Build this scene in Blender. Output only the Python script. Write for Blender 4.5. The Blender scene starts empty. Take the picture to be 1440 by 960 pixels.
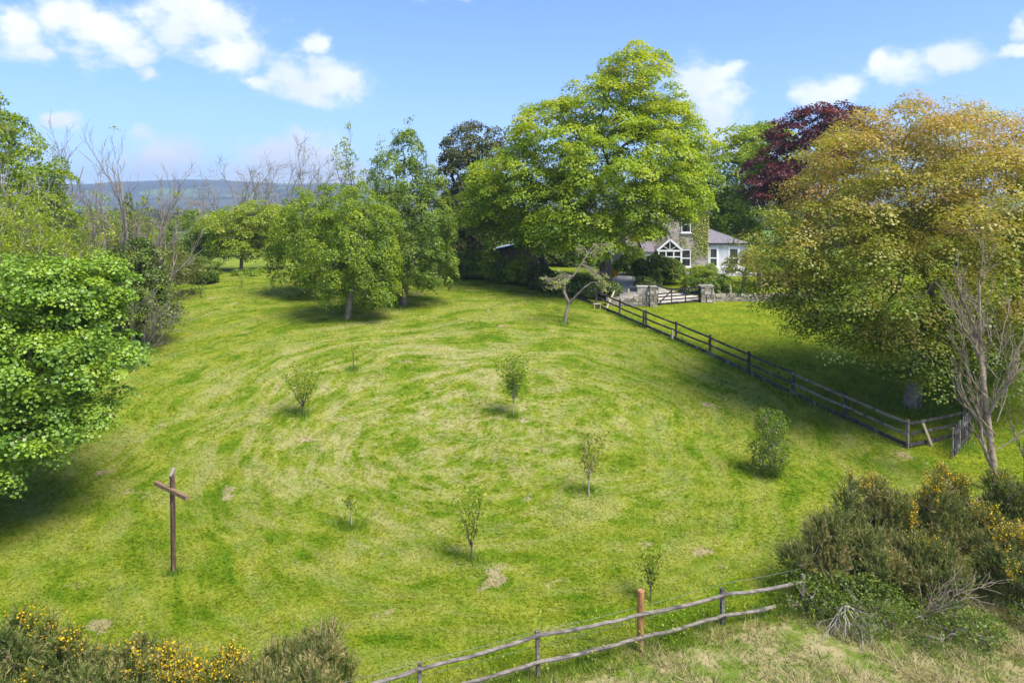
import bpy, math, random
import numpy as np
from mathutils import Vector, Matrix

rng = np.random.default_rng(7)
random.seed(7)
scene = bpy.context.scene
COL = scene.collection

# ------------------------------------------------------------------ camera
CAM_Z = 10.0
F = 960.0                       # focal length in photograph pixels (1440 wide)
HOR = 300.0                     # horizon row in the photograph
cam_data = bpy.data.cameras.new('camera')
cam_data.sensor_width = 36.0
cam_data.lens = 24.0
cam_data.shift_y = -(480.0 - HOR) / 1440.0
cam_data.clip_start = 0.1
cam_data.clip_end = 20000
cam = bpy.data.objects.new('camera', cam_data)
cam.location = (0, 0, CAM_Z)
cam.rotation_euler = (math.radians(90), 0, 0)
COL.objects.link(cam)
scene.camera = cam

# ------------------------------------------------------------------ light
SUN_EL = math.radians(57)
SUN_AZ = math.radians(132)      # clockwise from +Y: from the side, a little behind the camera
sun_data = bpy.data.lights.new('sun', 'SUN')
sun_data.energy = 3.1
sun_data.angle = math.radians(30)
sun_data.color = (1.0, 0.95, 0.86)
sun = bpy.data.objects.new('sun', sun_data)
sd = Vector((math.sin(SUN_AZ) * math.cos(SUN_EL), math.cos(SUN_AZ) * math.cos(SUN_EL), math.sin(SUN_EL)))
sun.rotation_euler = (-sd).to_track_quat('-Z', 'Y').to_euler()
COL.objects.link(sun)

scene.view_settings.view_transform = 'Standard'
scene.view_settings.look = 'None'
scene.view_settings.gamma = 1.0
scene.view_settings.exposure = 1.28
scene.view_settings.use_curve_mapping = False
scene.cycles.use_denoising = True
scene.cycles.max_bounces = 8
scene.cycles.transparent_max_bounces = 8
scene.cycles.volume_bounces = 0


class NT:
    """tiny node-tree helper"""
    def __init__(self, tree):
        self.t = tree
        self.n = tree.nodes
        self.l = tree.links

    def node(self, typ, **kw):
        nd = self.n.new(typ)
        for k, v in kw.items():
            setattr(nd, k, v)
        return nd

    def link(self, a, b):
        self.l.new(a, b)

    def put(self, sock, v):
        if isinstance(v, bpy.types.NodeSocket):
            self.l.new(v, sock)
        elif isinstance(v, (tuple, list)) and sock.type == 'RGBA' and len(v) == 3:
            sock.default_value = (*v, 1)
        else:
            sock.default_value = v

    def math(self, op, a, b=0.0, c=0.0, clamp=False):
        nd = self.n.new('ShaderNodeMath')
        nd.operation = op
        nd.use_clamp = clamp
        self.put(nd.inputs[0], a); self.put(nd.inputs[1], b); self.put(nd.inputs[2], c)
        return nd.outputs[0]

    def vmath(self, op, a, b=(0, 0, 0), out=0):
        nd = self.n.new('ShaderNodeVectorMath')
        nd.operation = op
        self.put(nd.inputs[0], a)
        self.put(nd.inputs[1], b)
        return nd.outputs[out]

    def xyz(self, x=0.0, y=0.0, z=0.0):
        nd = self.n.new('ShaderNodeCombineXYZ')
        self.put(nd.inputs[0], x); self.put(nd.inputs[1], y); self.put(nd.inputs[2], z)
        return nd.outputs[0]

    def sep(self, v):
        nd = self.n.new('ShaderNodeSeparateXYZ')
        self.l.new(v, nd.inputs[0])
        return nd.outputs

    def mix(self, f, a, b, blend='MIX'):
        nd = self.n.new('ShaderNodeMix')
        nd.data_type = 'RGBA'
        nd.blend_type = blend
        self.put(nd.inputs[0], f); self.put(nd.inputs[6], a); self.put(nd.inputs[7], b)
        return nd.outputs[2]

    def noise(self, vec, scale, detail=3.0, rough=0.55, dist=0.0):
        nd = self.n.new('ShaderNodeTexNoise')
        self.l.new(vec, nd.inputs['Vector'])
        nd.inputs['Scale'].default_value = scale
        nd.inputs['Detail'].default_value = detail
        nd.inputs['Roughness'].default_value = rough
        nd.inputs['Distortion'].default_value = dist
        return nd.outputs[0]

    def ramp(self, v, lo, hi):
        """smooth 0..1 between lo and hi"""
        nd = self.n.new('ShaderNodeMapRange')
        nd.interpolation_type = 'SMOOTHSTEP'
        self.put(nd.inputs[0], v)
        nd.inputs[1].default_value = lo; nd.inputs[2].default_value = hi
        return nd.outputs[0]

    def cramp(self, v, stops):
        nd = self.n.new('ShaderNodeValToRGB')
        e = nd.color_ramp.elements
        while len(e) < len(stops):
            e.new(0.5)
        for i, (p, c) in enumerate(stops):
            e[i].position = p
            e[i].color = (*c, 1)
        self.put(nd.inputs[0], v)
        return nd.outputs[0]


# ------------------------------------------------------------------ sky
world = bpy.data.worlds.new('World')
scene.world = world
world.use_nodes = True
w = NT(world.node_tree)
for nd in list(w.n):
    w.n.remove(nd)
sky = w.node('ShaderNodeTexSky', sky_type='NISHITA')
sky.sun_disc = False
sky.sun_elevation = SUN_EL
sky.sun_rotation = SUN_AZ
sky.altitude = 100
sky.air_density = 1.0
sky.dust_density = 0.4
sky.ozone_density = 2.0
skycol = w.mix(1.0, sky.outputs[0], (0.64, 0.785, 1.12), 'MULTIPLY')
tc = w.node('ShaderNodeTexCoord')
dirv = tc.outputs['Generated']
sx, sy, sz = w.sep(dirv)
az = w.math('ARCTAN2', sx, sy)
el = w.math('ARCSINE', sz)
base_v = w.xyz(az, el, 0.0)
# wisps: warp the coordinates, then carve with finer noise
n1 = w.noise(dirv, 9.0, 4.0, 0.6)
n2 = w.noise(w.vmath('ADD', dirv, (3.1, 1.7, 5.2)), 9.0, 4.0, 0.6)
warp = w.xyz(w.math('MULTIPLY_ADD', n1, 0.11, -0.055), w.math('MULTIPLY_ADD', n2, 0.07, -0.035), 0.0)
cv = w.vmath('ADD', base_v, warp)
CLOUDS = [(15, 35, 50, 30), (45, 70, 30, 14), (95, 22, 60, 28), (150, 45, 75, 36), (195, 75, 36, 16), (240, 8, 60, 24), (290, 40, 75, 38),
          (335, 80, 52, 26), (450, 112, 68, 32), (434, 62, 24, 15), (365, 110, 24, 9), (218, 101, 20, 8), (83, 166, 30, 12),
          (235, 225, 44, 30), (405, 222, 78, 34), (430, 245, 90, 26), (612, 0, 34, 9), (985, 120, 44, 34), (1012, 155, 46, 32), (1015, 100, 40, 15),
          (1020, 205, 60, 22), (1160, 127, 42, 22), (1258, 100, 52, 24), (1342, 80, 50, 22), (1232, 88, 22, 14), (1436, 70, 28, 9), (1440, 34, 18, 14)]
acc = None
for (px, py, rx, ry) in CLOUDS:
    u = (px - 720) / F; v = (HOR - py) / F
    a0 = math.atan2(u, 1); e0 = math.atan2(v, math.hypot(u, 1))
    ca = math.cos(a0)
    k = w.vmath('MULTIPLY', w.vmath('SUBTRACT', cv, (a0, e0, 0)), (F / (rx * ca * ca * 1.3), F / (ry * ca * 1.32), 0))
    s = w.math('SUBTRACT', 1.0, w.vmath('LENGTH', k, out=1))
    acc = s if acc is None else w.math('MAXIMUM', acc, s)
acc = w.math('MAXIMUM', acc, -1.2)
# the same kind of broken cloud over the rest of the sky, outside the part the photograph shows
gen = w.noise(w.vmath('MULTIPLY', dirv, (1, 1, 2.2)), 3.2, 4.0, 0.55, 0.3)
outside = w.math('MAXIMUM', w.ramp(w.math('ABSOLUTE', az), 0.66, 0.85), w.ramp(el, 0.33, 0.48))
gen = w.math('MULTIPLY', w.math('MULTIPLY_ADD', gen, 7.0, -4.0), outside)
gen = w.math('SUBTRACT', gen, w.math('MULTIPLY_ADD', outside, -1.2, 1.2))
acc = w.math('MAXIMUM', acc, gen)
fine = w.noise(w.vmath('MULTIPLY', dirv, (1, 1, 1.6)), 22.0, 8.0, 0.62)
dens = w.math('ADD', acc, w.math('MULTIPLY_ADD', fine, 2.0, -1.0))
mask = w.math('MULTIPLY', w.ramp(dens, -0.12, 0.75), 0.97)
shade = w.noise(w.vmath('ADD', dirv, (0, 0, 0.02)), 14.0, 3.0)
cloudcol = w.mix(w.ramp(shade, 0.35, 0.7), (4.4, 4.65, 4.95), (5.3, 5.45, 5.6))
final = w.mix(mask, skycol, cloudcol)
bg = w.node('ShaderNodeBackground')
w.link(final, bg.inputs[0])
bg.inputs[1].default_value = 0.10
wo = w.node('ShaderNodeOutputWorld')
w.link(bg.outputs[0], wo.inputs[0])

# ------------------------------------------------------------------ terrain function and pixel mapping
KD = np.array([-120, -20, 8, 15, 21, 27.4, 35, 40, 45, 48, 54, 62, 80, 150, 300, 500, 1500, 4000], float)
KZ = np.array([11.6, 11.0, 10.5, 10.2, 9.95, 9.42, 8.15, 7.4, 6.75, 6.35, 5.85, 5.5, 5.5, 6.3, 7.2, 8.2, 11, 14], float)


def _pchip(xk, yk, x):
    h = np.diff(xk); dl = np.diff(yk) / h
    m = np.zeros_like(yk)
    m[0], m[-1] = dl[0], dl[-1]
    for i in range(1, len(xk) - 1):
        if dl[i - 1] * dl[i] > 0:
            w1 = 2 * h[i] + h[i - 1]; w2 = h[i] + 2 * h[i - 1]
            m[i] = (w1 + w2) / (w1 / dl[i - 1] + w2 / dl[i])
    x = np.clip(x, xk[0], xk[-1])
    i = np.clip(np.searchsorted(xk, x) - 1, 0, len(xk) - 2)
    t = (x - xk[i]) / h[i]
    return ((2 * t**3 - 3 * t**2 + 1) * yk[i] + (t**3 - 2 * t**2 + t) * h[i] * m[i]
            + (-2 * t**3 + 3 * t**2) * yk[i + 1] + (t**3 - t**2) * h[i] * m[i + 1])


def gz(x, y):
    x = np.asarray(x, float); y = np.asarray(y, float)
    und = 0.035 * np.sin(x * 0.55 + 1.3 * np.sin(y * 0.31)) + 0.03 * np.sin(y * 0.8 + x * 0.23)
    return CAM_Z - _pchip(KD, KZ, y) + und


def ground_at(px, py):
    """where the pixel's ray meets the terrain"""
    s = (py - HOR) / F
    lo, hi = 8.0, 1500.0
    for _ in range(60):
        m = 0.5 * (lo + hi)
        if (CAM_Z - float(gz((px - 720) / F * m, m))) / m > s:
            lo = m
        else:
            hi = m
    return ((px - 720) / F * lo, lo)


def P(px, py, d):
    return np.array([(px - 720) / F * d, d, CAM_Z - (py - HOR) / F * d])


# ------------------------------------------------------------------ object helpers
MATS = {}


def link(o, parent=None):
    COL.objects.link(o)
    if parent is not None:
        o.parent = parent
    return o


def tag(o, label=None, cat=None, group=None, kind=None):
    if label: o['label'] = label
    if cat: o['category'] = cat
    if group: o['group'] = group
    if kind: o['kind'] = kind
    return o


def empty(name, loc, label=None, cat=None, group=None):
    o = bpy.data.objects.new(name, None)
    o.location = loc
    o.empty_display_size = 0.2
    link(o)
    return tag(o, label, cat, group)


def mesh_np(name, V, Fa, mat, parent=None, tint=None, smooth=False):
    """one mesh object from an (n,3) vertex array and an (m,k) face array; vertices are in the parent's space"""
    V = np.asarray(V, np.float32); Fa = np.asarray(Fa, np.int32)
    me = bpy.data.meshes.new(name)
    k = Fa.shape[1]
    me.vertices.add(len(V)); me.vertices.foreach_set('co', V.ravel())
    me.loops.add(Fa.size); me.loops.foreach_set('vertex_index', Fa.ravel())
    me.polygons.add(len(Fa))
    me.polygons.foreach_set('loop_start', np.arange(0, Fa.size, k, dtype=np.int32))
    me.polygons.foreach_set('loop_total', np.full(len(Fa), k, np.int32))
    if smooth:
        me.polygons.foreach_set('use_smooth', np.ones(len(Fa), bool))
    if tint is not None:
        at = me.attributes.new('tint', 'FLOAT', 'FACE')
        at.data.foreach_set('value', np.asarray(tint, np.float32))
    me.update(calc_edges=True)
    me.validate()
    me.materials.append(MATS[mat] if isinstance(mat, str) else mat)
    o = link(bpy.data.objects.new(name, me), parent)
    if name == 'branches':
        o['kind'] = 'stuff'
    return o


class MB:
    """collects polygons, then links them as one mesh object"""
    def __init__(self):
        self.v = []; self.f = []

    def add(self, vs, fs):
        o = len(self.v)
        self.v += [tuple(map(float, p)) for p in vs]
        self.f += [tuple(i + o for i in f) for f in fs]

    def box(self, c, s, rz=0.0, mat=None):
        x, y, z = s[0] / 2, s[1] / 2, s[2] / 2
        pts = [(-x, -y, -z), (x, -y, -z), (x, y, -z), (-x, y, -z), (-x, -y, z), (x, -y, z), (x, y, z), (-x, y, z)]
        ca, sa = math.cos(rz), math.sin(rz)
        if mat is not None:
            pts = [tuple(mat @ Vector(p)) for p in pts]
        pts = [(p[0] * ca - p[1] * sa + c[0], p[0] * sa + p[1] * ca + c[1], p[2] + c[2]) for p in pts]
        self.add(pts, [(0, 3, 2, 1), (4, 5, 6, 7), (0, 1, 5, 4), (1, 2, 6, 5), (2, 3, 7, 6), (3, 0, 4, 7)])

    def bar(self, a, b, w, h, up=(0, 0, 1), sag=0.0, seg=1):
        """rectangular bar from a to b; w across, h along up"""
        a = Vector(a); b = Vector(b)
        t = (b - a).normalized(); up = Vector(up)
        s = t.cross(up).normalized(); u = s.cross(t).normalized()
        rings = []
        for i in range(seg + 1):
            k = i / seg
            c = a.lerp(b, k) - Vector((0, 0, sag * 4 * k * (1 - k)))
            rings.append([c - s * w / 2 - u * h / 2, c + s * w / 2 - u * h / 2, c + s * w / 2 + u * h / 2, c - s * w / 2 + u * h / 2])
        vs = [p for r in rings for p in r]
        fs = [(3, 2, 1, 0), tuple(seg * 4 + j for j in range(4))]
        for i in range(seg):
            for j in range(4):
                fs.append((i * 4 + j, i * 4 + (j + 1) % 4, i * 4 + 4 + (j + 1) % 4, i * 4 + 4 + j))
        self.add(vs, fs)

    def tube(self, pts, rad, n=8, cap=True):
        pts = [Vector(p) for p in pts]
        ref = Vector((0.31, 0.2, 0.93))
        vs = []
        for i, p in enumerate(pts):
            t = (pts[min(i + 1, len(pts) - 1)] - pts[max(i - 1, 0)]).normalized()
            if abs(t.dot(ref)) > 0.97:
                s = t.cross(Vector((1, 0, 0))).normalized()
            else:
                s = t.cross(ref).normalized()
            u = s.cross(t)
            r = rad[i] if hasattr(rad, '__len__') else rad
            for j in range(n):
                a = 2 * math.pi * j / n
                vs.append(p + s * math.cos(a) * r + u * math.sin(a) * r)
        fs = []
        for i in range(len(pts) - 1):
            for j in range(n):
                fs.append((i * n + j, i * n + (j + 1) % n, i * n + n + (j + 1) % n, i * n + n + j))
        if cap:
            fs.append(tuple(reversed(range(n))))
            fs.append(tuple(range((len(pts) - 1) * n, len(pts) * n)))
        self.add(vs, fs)

    def build(self, name, mat, parent=None, smooth=False, off=(0, 0, 0)):
        me = bpy.data.meshes.new(name)
        me.from_pydata([(p[0] - off[0], p[1] - off[1], p[2] - off[2]) for p in self.v], [], self.f)
        me.update()
        if smooth:
            me.polygons.foreach_set('use_smooth', np.ones(len(me.polygons), bool))
        me.materials.append(MATS[mat])
        return link(bpy.data.objects.new(name, me), parent)


# ------------------------------------------------------------------ materials
def new_mat(name):
    m = bpy.data.materials.new(name)
    m.use_nodes = True
    t = NT(m.node_tree)
    for nd in list(t.n):
        t.n.remove(nd)
    out = t.node('ShaderNodeOutputMaterial')
    MATS[name] = m
    return m, t, out


def pos(t):
    return t.node('ShaderNodeNewGeometry').outputs['Position']


def obj_co(t):
    return t.node('ShaderNodeTexCoord').outputs['Object']


def principled(t, out, col, rough=0.8, bump=None, bstr=0.3, bdist=0.02, spec=0.3, metal=0.0):
    b = t.node('ShaderNodeBsdfPrincipled')
    t.put(b.inputs['Base Color'], col)
    t.put(b.inputs['Roughness'], rough)
    b.inputs['Specular IOR Level'].default_value = spec
    b.inputs['Metallic'].default_value = metal
    if bump is not None:
        bn = t.node('ShaderNodeBump')
        bn.inputs['Strength'].default_value = bstr
        bn.inputs['Distance'].default_value = bdist
        t.link(bump, bn.inputs['Height'])
        t.link(bn.outputs[0], b.inputs['Normal'])
    t.link(b.outputs[0], out.inputs[0])
    return b


def noisy_mat(name, c1, c2, scale=4.0, rough=0.8, stretch=(1, 1, 1), bstr=0.4, bdist=0.02, c3=None, spec=0.3):
    m, t, out = new_mat(name)
    v = t.vmath('MULTIPLY', obj_co(t), stretch)
    n = t.noise(v, scale, 5, 0.65)
    col = t.mix(t.ramp(n, 0.3, 0.7), c1, c2)
    if c3 is not None:
        n3 = t.noise(v, scale * 0.35, 3, 0.6)
        col = t.mix(t.ramp(n3, 0.52, 0.66), col, c3)
    principled(t, out, col, rough, t.noise(v, scale * 3, 4, 0.7), bstr, bdist, spec)
    return m


def leaf_mat(name, stops, trans=0.45, gloss=0.08, rough=0.45, gain=(1.9, 1.7, 1.35)):
    """leaf: diffuse + translucent + a little gloss, colour picked by each leaf's own tint"""
    m, t, out = new_mat(name)
    at = t.node('ShaderNodeAttribute', attribute_name='tint')
    stops = [(p_, tuple(min(c_ * g_, 0.85) for c_, g_ in zip(c, gain))) for p_, c in stops]
    col = t.cramp(at.outputs['Fac'], stops)
    d = t.node('ShaderNodeBsdfDiffuse'); t.link(col, d.inputs[0])
    tr = t.node('ShaderNodeBsdfTranslucent')
    t.link(t.mix(1.0, col, (1.2, 1.12, 0.5), 'MULTIPLY'), tr.inputs[0])
    mx = t.node('ShaderNodeMixShader'); mx.inputs[0].default_value = trans
    t.link(d.outputs[0], mx.inputs[1]); t.link(tr.outputs[0], mx.inputs[2])
    g = t.node('ShaderNodeBsdfGlossy'); g.inputs['Roughness'].default_value = rough
    g.inputs[0].default_value = (0.8, 0.85, 0.8, 1)
    m2 = t.node('ShaderNodeMixShader')
    m2.inputs[0].default_value = gloss * 0.3
    t.link(mx.outputs[0], m2.inputs[1]); t.link(g.outputs[0], m2.inputs[2])
    t.link(m2.outputs[0], out.inputs[0])
    return m


# the lawn's own colours (lush, yellowed, dry mown rows, bare scrapes), shared by the soil sheet and the blades on it
def lawn_group():
    g = bpy.data.node_groups.new('lawn_colour', 'ShaderNodeTree')
    g.interface.new_socket('Color', in_out='OUTPUT', socket_type='NodeSocketColor')
    g.interface.new_socket('Rough', in_out='OUTPUT', socket_type='NodeSocketFloat')
    t = NT(g)
    go = t.node('NodeGroupOutput')
    p = pos(t)
    x, y, z = t.sep(p)
    flat = t.xyz(x, y, 0.0)
    # mown rows: an oval round the paddock, long side along the post and rail fence
    wob = t.noise(flat, 0.12, 2, 0.5)
    dx = t.math('ADD', x, 1.0); dy = t.math('SUBTRACT', y, 28.0)
    u = t.math('DIVIDE', t.math('ADD', t.math('MULTIPLY', dx, 0.894), t.math('MULTIPLY', dy, 0.447)), 12.5)
    v = t.math('DIVIDE', t.math('ADD', t.math('MULTIPLY', dx, -0.447), t.math('MULTIPLY', dy, 0.894)), 12.5)
    r = t.math('SQRT', t.math('ADD', t.math('MULTIPLY', u, u), t.math('MULTIPLY', v, v)))
    rw = t.math('ADD', r, t.math('MULTIPLY', wob, 0.5))
    ir = t.math('DIVIDE', 1.0, t.math('MAXIMUM', r, 0.05))
    ring = t.xyz(t.math('MULTIPLY', t.math('MULTIPLY', u, ir), 3.6), t.math('MULTIPLY', t.math('MULTIPLY', v, ir), 3.6), t.math('MULTIPLY', rw, 17.0))
    rows = t.noise(ring, 1.0, 5, 0.6)
    rows2 = t.noise(t.vmath('MULTIPLY', ring, (2.2, 2.2, 2.4)), 1.0, 4, 0.6)
    n_big = t.noise(flat, 0.16, 3, 0.55)
    n_mid = t.noise(flat, 0.9, 4, 0.6)
    n_fin = t.noise(flat, 6.0, 4, 0.65)
    lush = (0.118, 0.188, 0.007); yel = (0.238, 0.262, 0.020); dry = (0.37, 0.335, 0.155); deep = (0.095, 0.160, 0.007)
    col = t.mix(t.ramp(n_mid, 0.25, 0.78), lush, yel)
    col = t.mix(t.math('MULTIPLY', t.ramp(n_big, 0.55, 0.72), 0.5), col, deep)
    # paddock side of the fence?
    side = t.math('ADD', t.math('MULTIPLY', t.math('SUBTRACT', x, 15.9), 0.894), t.math('MULTIPLY', t.math('SUBTRACT', y, 27.4), 0.447))
    inp = t.ramp(side, 0.1, -0.5)
    # dry middle of the paddock
    ex = t.math('DIVIDE', t.math('ADD', x, 4.5), 13.0); ey = t.math('DIVIDE', t.math('SUBTRACT', y, 33.0), 14.5)
    er = t.math('SQRT', t.math('ADD', t.math('MULTIPLY', ex, ex), t.math('MULTIPLY', ey, ey)))
    dryz = t.ramp(t.math('ADD', er, t.math('MULTIPLY_ADD', n_big, 0.9, -0.45)), 1.15, 0.35)
    dryz = t.math('MULTIPLY', dryz, inp)
    amt = t.math('MULTIPLY_ADD', dryz, 0.50, t.math('MULTIPLY', inp, 0.24))
    blot = t.noise(flat, 0.45, 4, 0.6)
    rr = t.math('ADD', t.math('MULTIPLY', rows, 0.55), t.math('ADD', t.math('MULTIPLY', rows2, 0.27), t.math('MULTIPLY', blot, 0.18)))
    rr = t.math('ADD', rr, t.math('MULTIPLY_ADD', n_fin, 0.14, -0.07))
    thr = t.ramp(rr, 0.43, 0.62)
    col = t.mix(t.math('MULTIPLY', thr, amt), col, dry)
    g2 = t.ramp(rr, 0.49, 0.38)
    col = t.mix(t.math('MULTIPLY', g2, t.math('MULTIPLY', inp, 0.75)), col, (0.075, 0.15, 0.006))
    # scraped bare spots
    sp = t.noise(t.vmath('ADD', flat, (40, 11, 0)), 0.62, 3, 0.5)
    spf = t.noise(flat, 9.0, 3, 0.6)
    bare = t.math('MULTIPLY', t.ramp(t.math('ADD', sp, t.math('MULTIPLY_ADD', spf, 0.16, -0.08)), 0.655, 0.72), inp)
    col = t.mix(t.math('MULTIPLY', bare, 0.8), col, (0.36, 0.29, 0.17))
    gv = t.ramp(t.noise(t.vmath('ADD', flat, (7, 3, 0)), 1.1, 4, 0.7), 0.68, 0.74)
    col = t.mix(t.math('MULTIPLY', t.math('MULTIPLY', gv, inp), 0.55), col, (0.27, 0.26, 0.2))
    # tired, uncut strip outside the lower fence
    rs = t.math('SUBTRACT', t.math('MULTIPLY_ADD', x, 0.373, 14.74), y)
    rsn = t.math('ADD', rs, t.math('MULTIPLY_ADD', n_mid, 1.6, -0.8))
    rough = t.ramp(rsn, -0.25, 0.55)
    rcol = t.mix(t.ramp(t.noise(flat, 1.3, 5, 0.7), 0.40, 0.62), (0.13, 0.18, 0.02), (0.34, 0.28, 0.13))
    rcol = t.mix(t.ramp(n_fin, 0.55, 0.7), rcol, (0.13, 0.10, 0.05))
    col = t.mix(rough, col, rcol)
    # fields beyond
    far = t.ramp(y, 85.0, 110.0)
    fcol = t.mix(t.ramp(t.noise(flat, 0.006, 2, 0.5), 0.45, 0.55), (0.10, 0.19, 0.02), (0.17, 0.23, 0.04))
    col = t.mix(far, col, fcol)
    col = t.mix(0.2, col, t.mix(n_fin, (0.3, 0.3, 0.3), (1.0, 1.0, 1.0)), 'OVERLAY')
    t.link(col, go.inputs[0]); t.link(rough, go.inputs[1])
    return g


LAWN = lawn_group()

m, t, out = new_mat('soil_grass')
gn = t.node('ShaderNodeGroup'); gn.node_tree = LAWN
nf = t.noise(pos(t), 14.0, 5, 0.7)
principled(t, out, t.mix(1.0, gn.outputs[0], t.mix(nf, (0.72, 0.72, 0.72), (1.2, 1.2, 1.2)), 'MULTIPLY'), 0.95, nf, 0.7, 0.05, 0.1)

m, t, out = new_mat('grass_blade')
gn = t.node('ShaderNodeGroup'); gn.node_tree = LAWN
at = t.node('ShaderNodeAttribute', attribute_name='tint')
col = t.mix(1.0, gn.outputs[0], t.mix(at.outputs['Fac'], (0.82, 0.82, 0.78), (1.28, 1.22, 1.05)), 'MULTIPLY')
d = t.node('ShaderNodeBsdfDiffuse'); t.link(col, d.inputs[0])
nb_ = t.vmath('NORMALIZE', t.vmath('ADD', t.vmath('MULTIPLY', t.node('ShaderNodeNewGeometry').outputs['Normal'], (0.45, 0.45, 0.45)), (0, 0, 1)))
t.link(nb_, d.inputs['Normal'])
tr = t.node('ShaderNodeBsdfTranslucent'); t.link(col, tr.inputs[0])
mx = t.node('ShaderNodeMixShader'); mx.inputs[0].default_value = 0.22
t.link(d.outputs[0], mx.inputs[1]); t.link(tr.outputs[0], mx.inputs[2]); t.link(mx.outputs[0], out.inputs[0])

leaf_mat('rough_blade', [(0.0, (0.08, 0.14, 0.015)), (0.4, (0.14, 0.19, 0.03)), (0.55, (0.32, 0.27, 0.11)), (1.0, (0.52, 0.44, 0.23))], 0.25, 0.03, gain=(1, 1, 1))
leaf_mat('weed_leaf', [(0.0, (0.06, 0.13, 0.015)), (0.6, (0.14, 0.22, 0.02)), (1.0, (0.30, 0.34, 0.03))])
leaf_mat('sycamore_leaf', [(0.0, (0.075, 0.14, 0.008)), (0.45, (0.155, 0.24, 0.012)), (0.8, (0.23, 0.295, 0.017)), (1.0, (0.32, 0.33, 0.03))])
leaf_mat('maple_leaf', [(0.0, (0.05, 0.115, 0.012)), (0.5, (0.115, 0.21, 0.02)), (0.85, (0.165, 0.255, 0.022)), (1.0, (0.21, 0.29, 0.03))], 0.3, 0.14)
leaf_mat('hawthorn_leaf', [(0.0, (0.055, 0.11, 0.01)), (0.5, (0.125, 0.20, 0.014)), (1.0, (0.22, 0.29, 0.025))])
leaf_mat('pear_leaf', [(0.0, (0.045, 0.09, 0.016)), (0.5, (0.10, 0.165, 0.022)), (1.0, (0.19, 0.255, 0.045))], 0.4, 0.06)
leaf_mat('fresh_leaf', [(0.0, (0.08, 0.14, 0.015)), (0.5, (0.155, 0.225, 0.02)), (1.0, (0.26, 0.31, 0.035))])
leaf_mat('holm_leaf', [(0.0, (0.04, 0.055, 0.014)), (0.6, (0.085, 0.095, 0.026)), (1.0, (0.16, 0.14, 0.05))], 0.2, 0.05, gain=(1.4, 1.35, 1.2))
leaf_mat('copper_leaf', [(0.0, (0.035, 0.010, 0.012)), (0.6, (0.095, 0.022, 0.024)), (1.0, (0.20, 0.055, 0.045))], 0.25, 0.1, gain=(1.4, 1.25, 1.2))
leaf_mat('beech_leaf', [(0.0, (0.055, 0.10, 0.008)), (0.35, (0.13, 0.19, 0.016)), (0.6, (0.27, 0.26, 0.035)), (0.8, (0.33, 0.26, 0.085)), (1.0, (0.31, 0.19, 0.085))], 0.40, 0.12, gain=(1.55, 1.45, 1.3))
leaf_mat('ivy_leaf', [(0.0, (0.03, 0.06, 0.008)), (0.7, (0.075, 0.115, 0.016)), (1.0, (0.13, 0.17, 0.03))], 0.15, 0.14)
leaf_mat('wall_ivy_leaf', [(0.0, (0.08, 0.12, 0.02)), (0.6, (0.17, 0.21, 0.04)), (1.0, (0.28, 0.28, 0.09))], 0.2, 0.1)
leaf_mat('shrub_leaf', [(0.0, (0.035, 0.075, 0.012)), (0.5, (0.08, 0.14, 0.018)), (1.0, (0.19, 0.24, 0.03))])
leaf_mat('gorse_spike', [(0.0, (0.05, 0.075, 0.016)), (0.45, (0.115, 0.14, 0.045)), (0.75, (0.21, 0.19, 0.085)), (1.0, (0.32, 0.24, 0.13))], 0.3, 0.03, gain=(1.6, 1.6, 1.3))
leaf_mat('gorse_flower', [(0.0, (0.58, 0.34, 0.01)), (1.0, (0.82, 0.56, 0.02))], 0.2, 0.02, gain=(1, 1, 1))
leaf_mat('bramble_leaf', [(0.0, (0.05, 0.08, 0.014)), (0.6, (0.10, 0.155, 0.022)), (1.0, (0.19, 0.22, 0.04))], gain=(1.5, 1.45, 1.2))
leaf_mat('bronze_leaf', [(0.0, (0.12, 0.14, 0.02)), (1.0, (0.24, 0.19, 0.05))], gain=(1.4, 1.45, 1.2))
leaf_mat('blossom', [(0.0, (0.30, 0.30, 0.16)), (0.5, (0.55, 0.48, 0.40)), (1.0, (0.72, 0.60, 0.58))], 0.3, 0.02, gain=(1, 1, 1))
leaf_mat('hedge_leaf', [(0.0, (0.05, 0.065, 0.015)), (0.6, (0.11, 0.13, 0.028)), (1.0, (0.18, 0.19, 0.045))], gain=(1.5, 1.45, 1.2))

noisy_mat('bark', (0.075, 0.06, 0.045), (0.20, 0.17, 0.135), 5.0, 0.9, (1, 1, 0.25), 0.8, 0.04)
noisy_mat('bark_grey', (0.16, 0.13, 0.095), (0.35, 0.29, 0.215), 5.0, 0.9, (1, 1, 0.6), 0.5, 0.02, (0.09, 0.08, 0.07))
noisy_mat('ash_bark', (0.24, 0.18, 0.115), (0.42, 0.33, 0.225), 5.0, 0.9, (1, 1, 1.2), 0.4, 0.02, (0.10, 0.08, 0.06))
noisy_mat('bark_pale', (0.30, 0.26, 0.20), (0.50, 0.44, 0.35), 6.0, 0.9, (1, 1, 0.4), 0.5, 0.02)
noisy_mat('twig', (0.15, 0.12, 0.09), (0.33, 0.28, 0.22), 3.0, 0.9)
noisy_mat('dark_wood', (0.022, 0.019, 0.017), (0.085, 0.075, 0.068), 6.0, 0.85, (1, 1, 0.4), 0.5, 0.01, (0.16, 0.145, 0.13))
noisy_mat('grey_wood', (0.11, 0.09, 0.07), (0.30, 0.255, 0.205), 5.0, 0.85, (0.5, 2, 2), 0.5, 0.01, (0.07, 0.062, 0.055))
noisy_mat('orange_wood', (0.22, 0.095, 0.035), (0.46, 0.23, 0.09), 7.0, 0.8, (2, 2, 0.35), 0.5, 0.01, (0.26, 0.18, 0.11))
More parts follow.
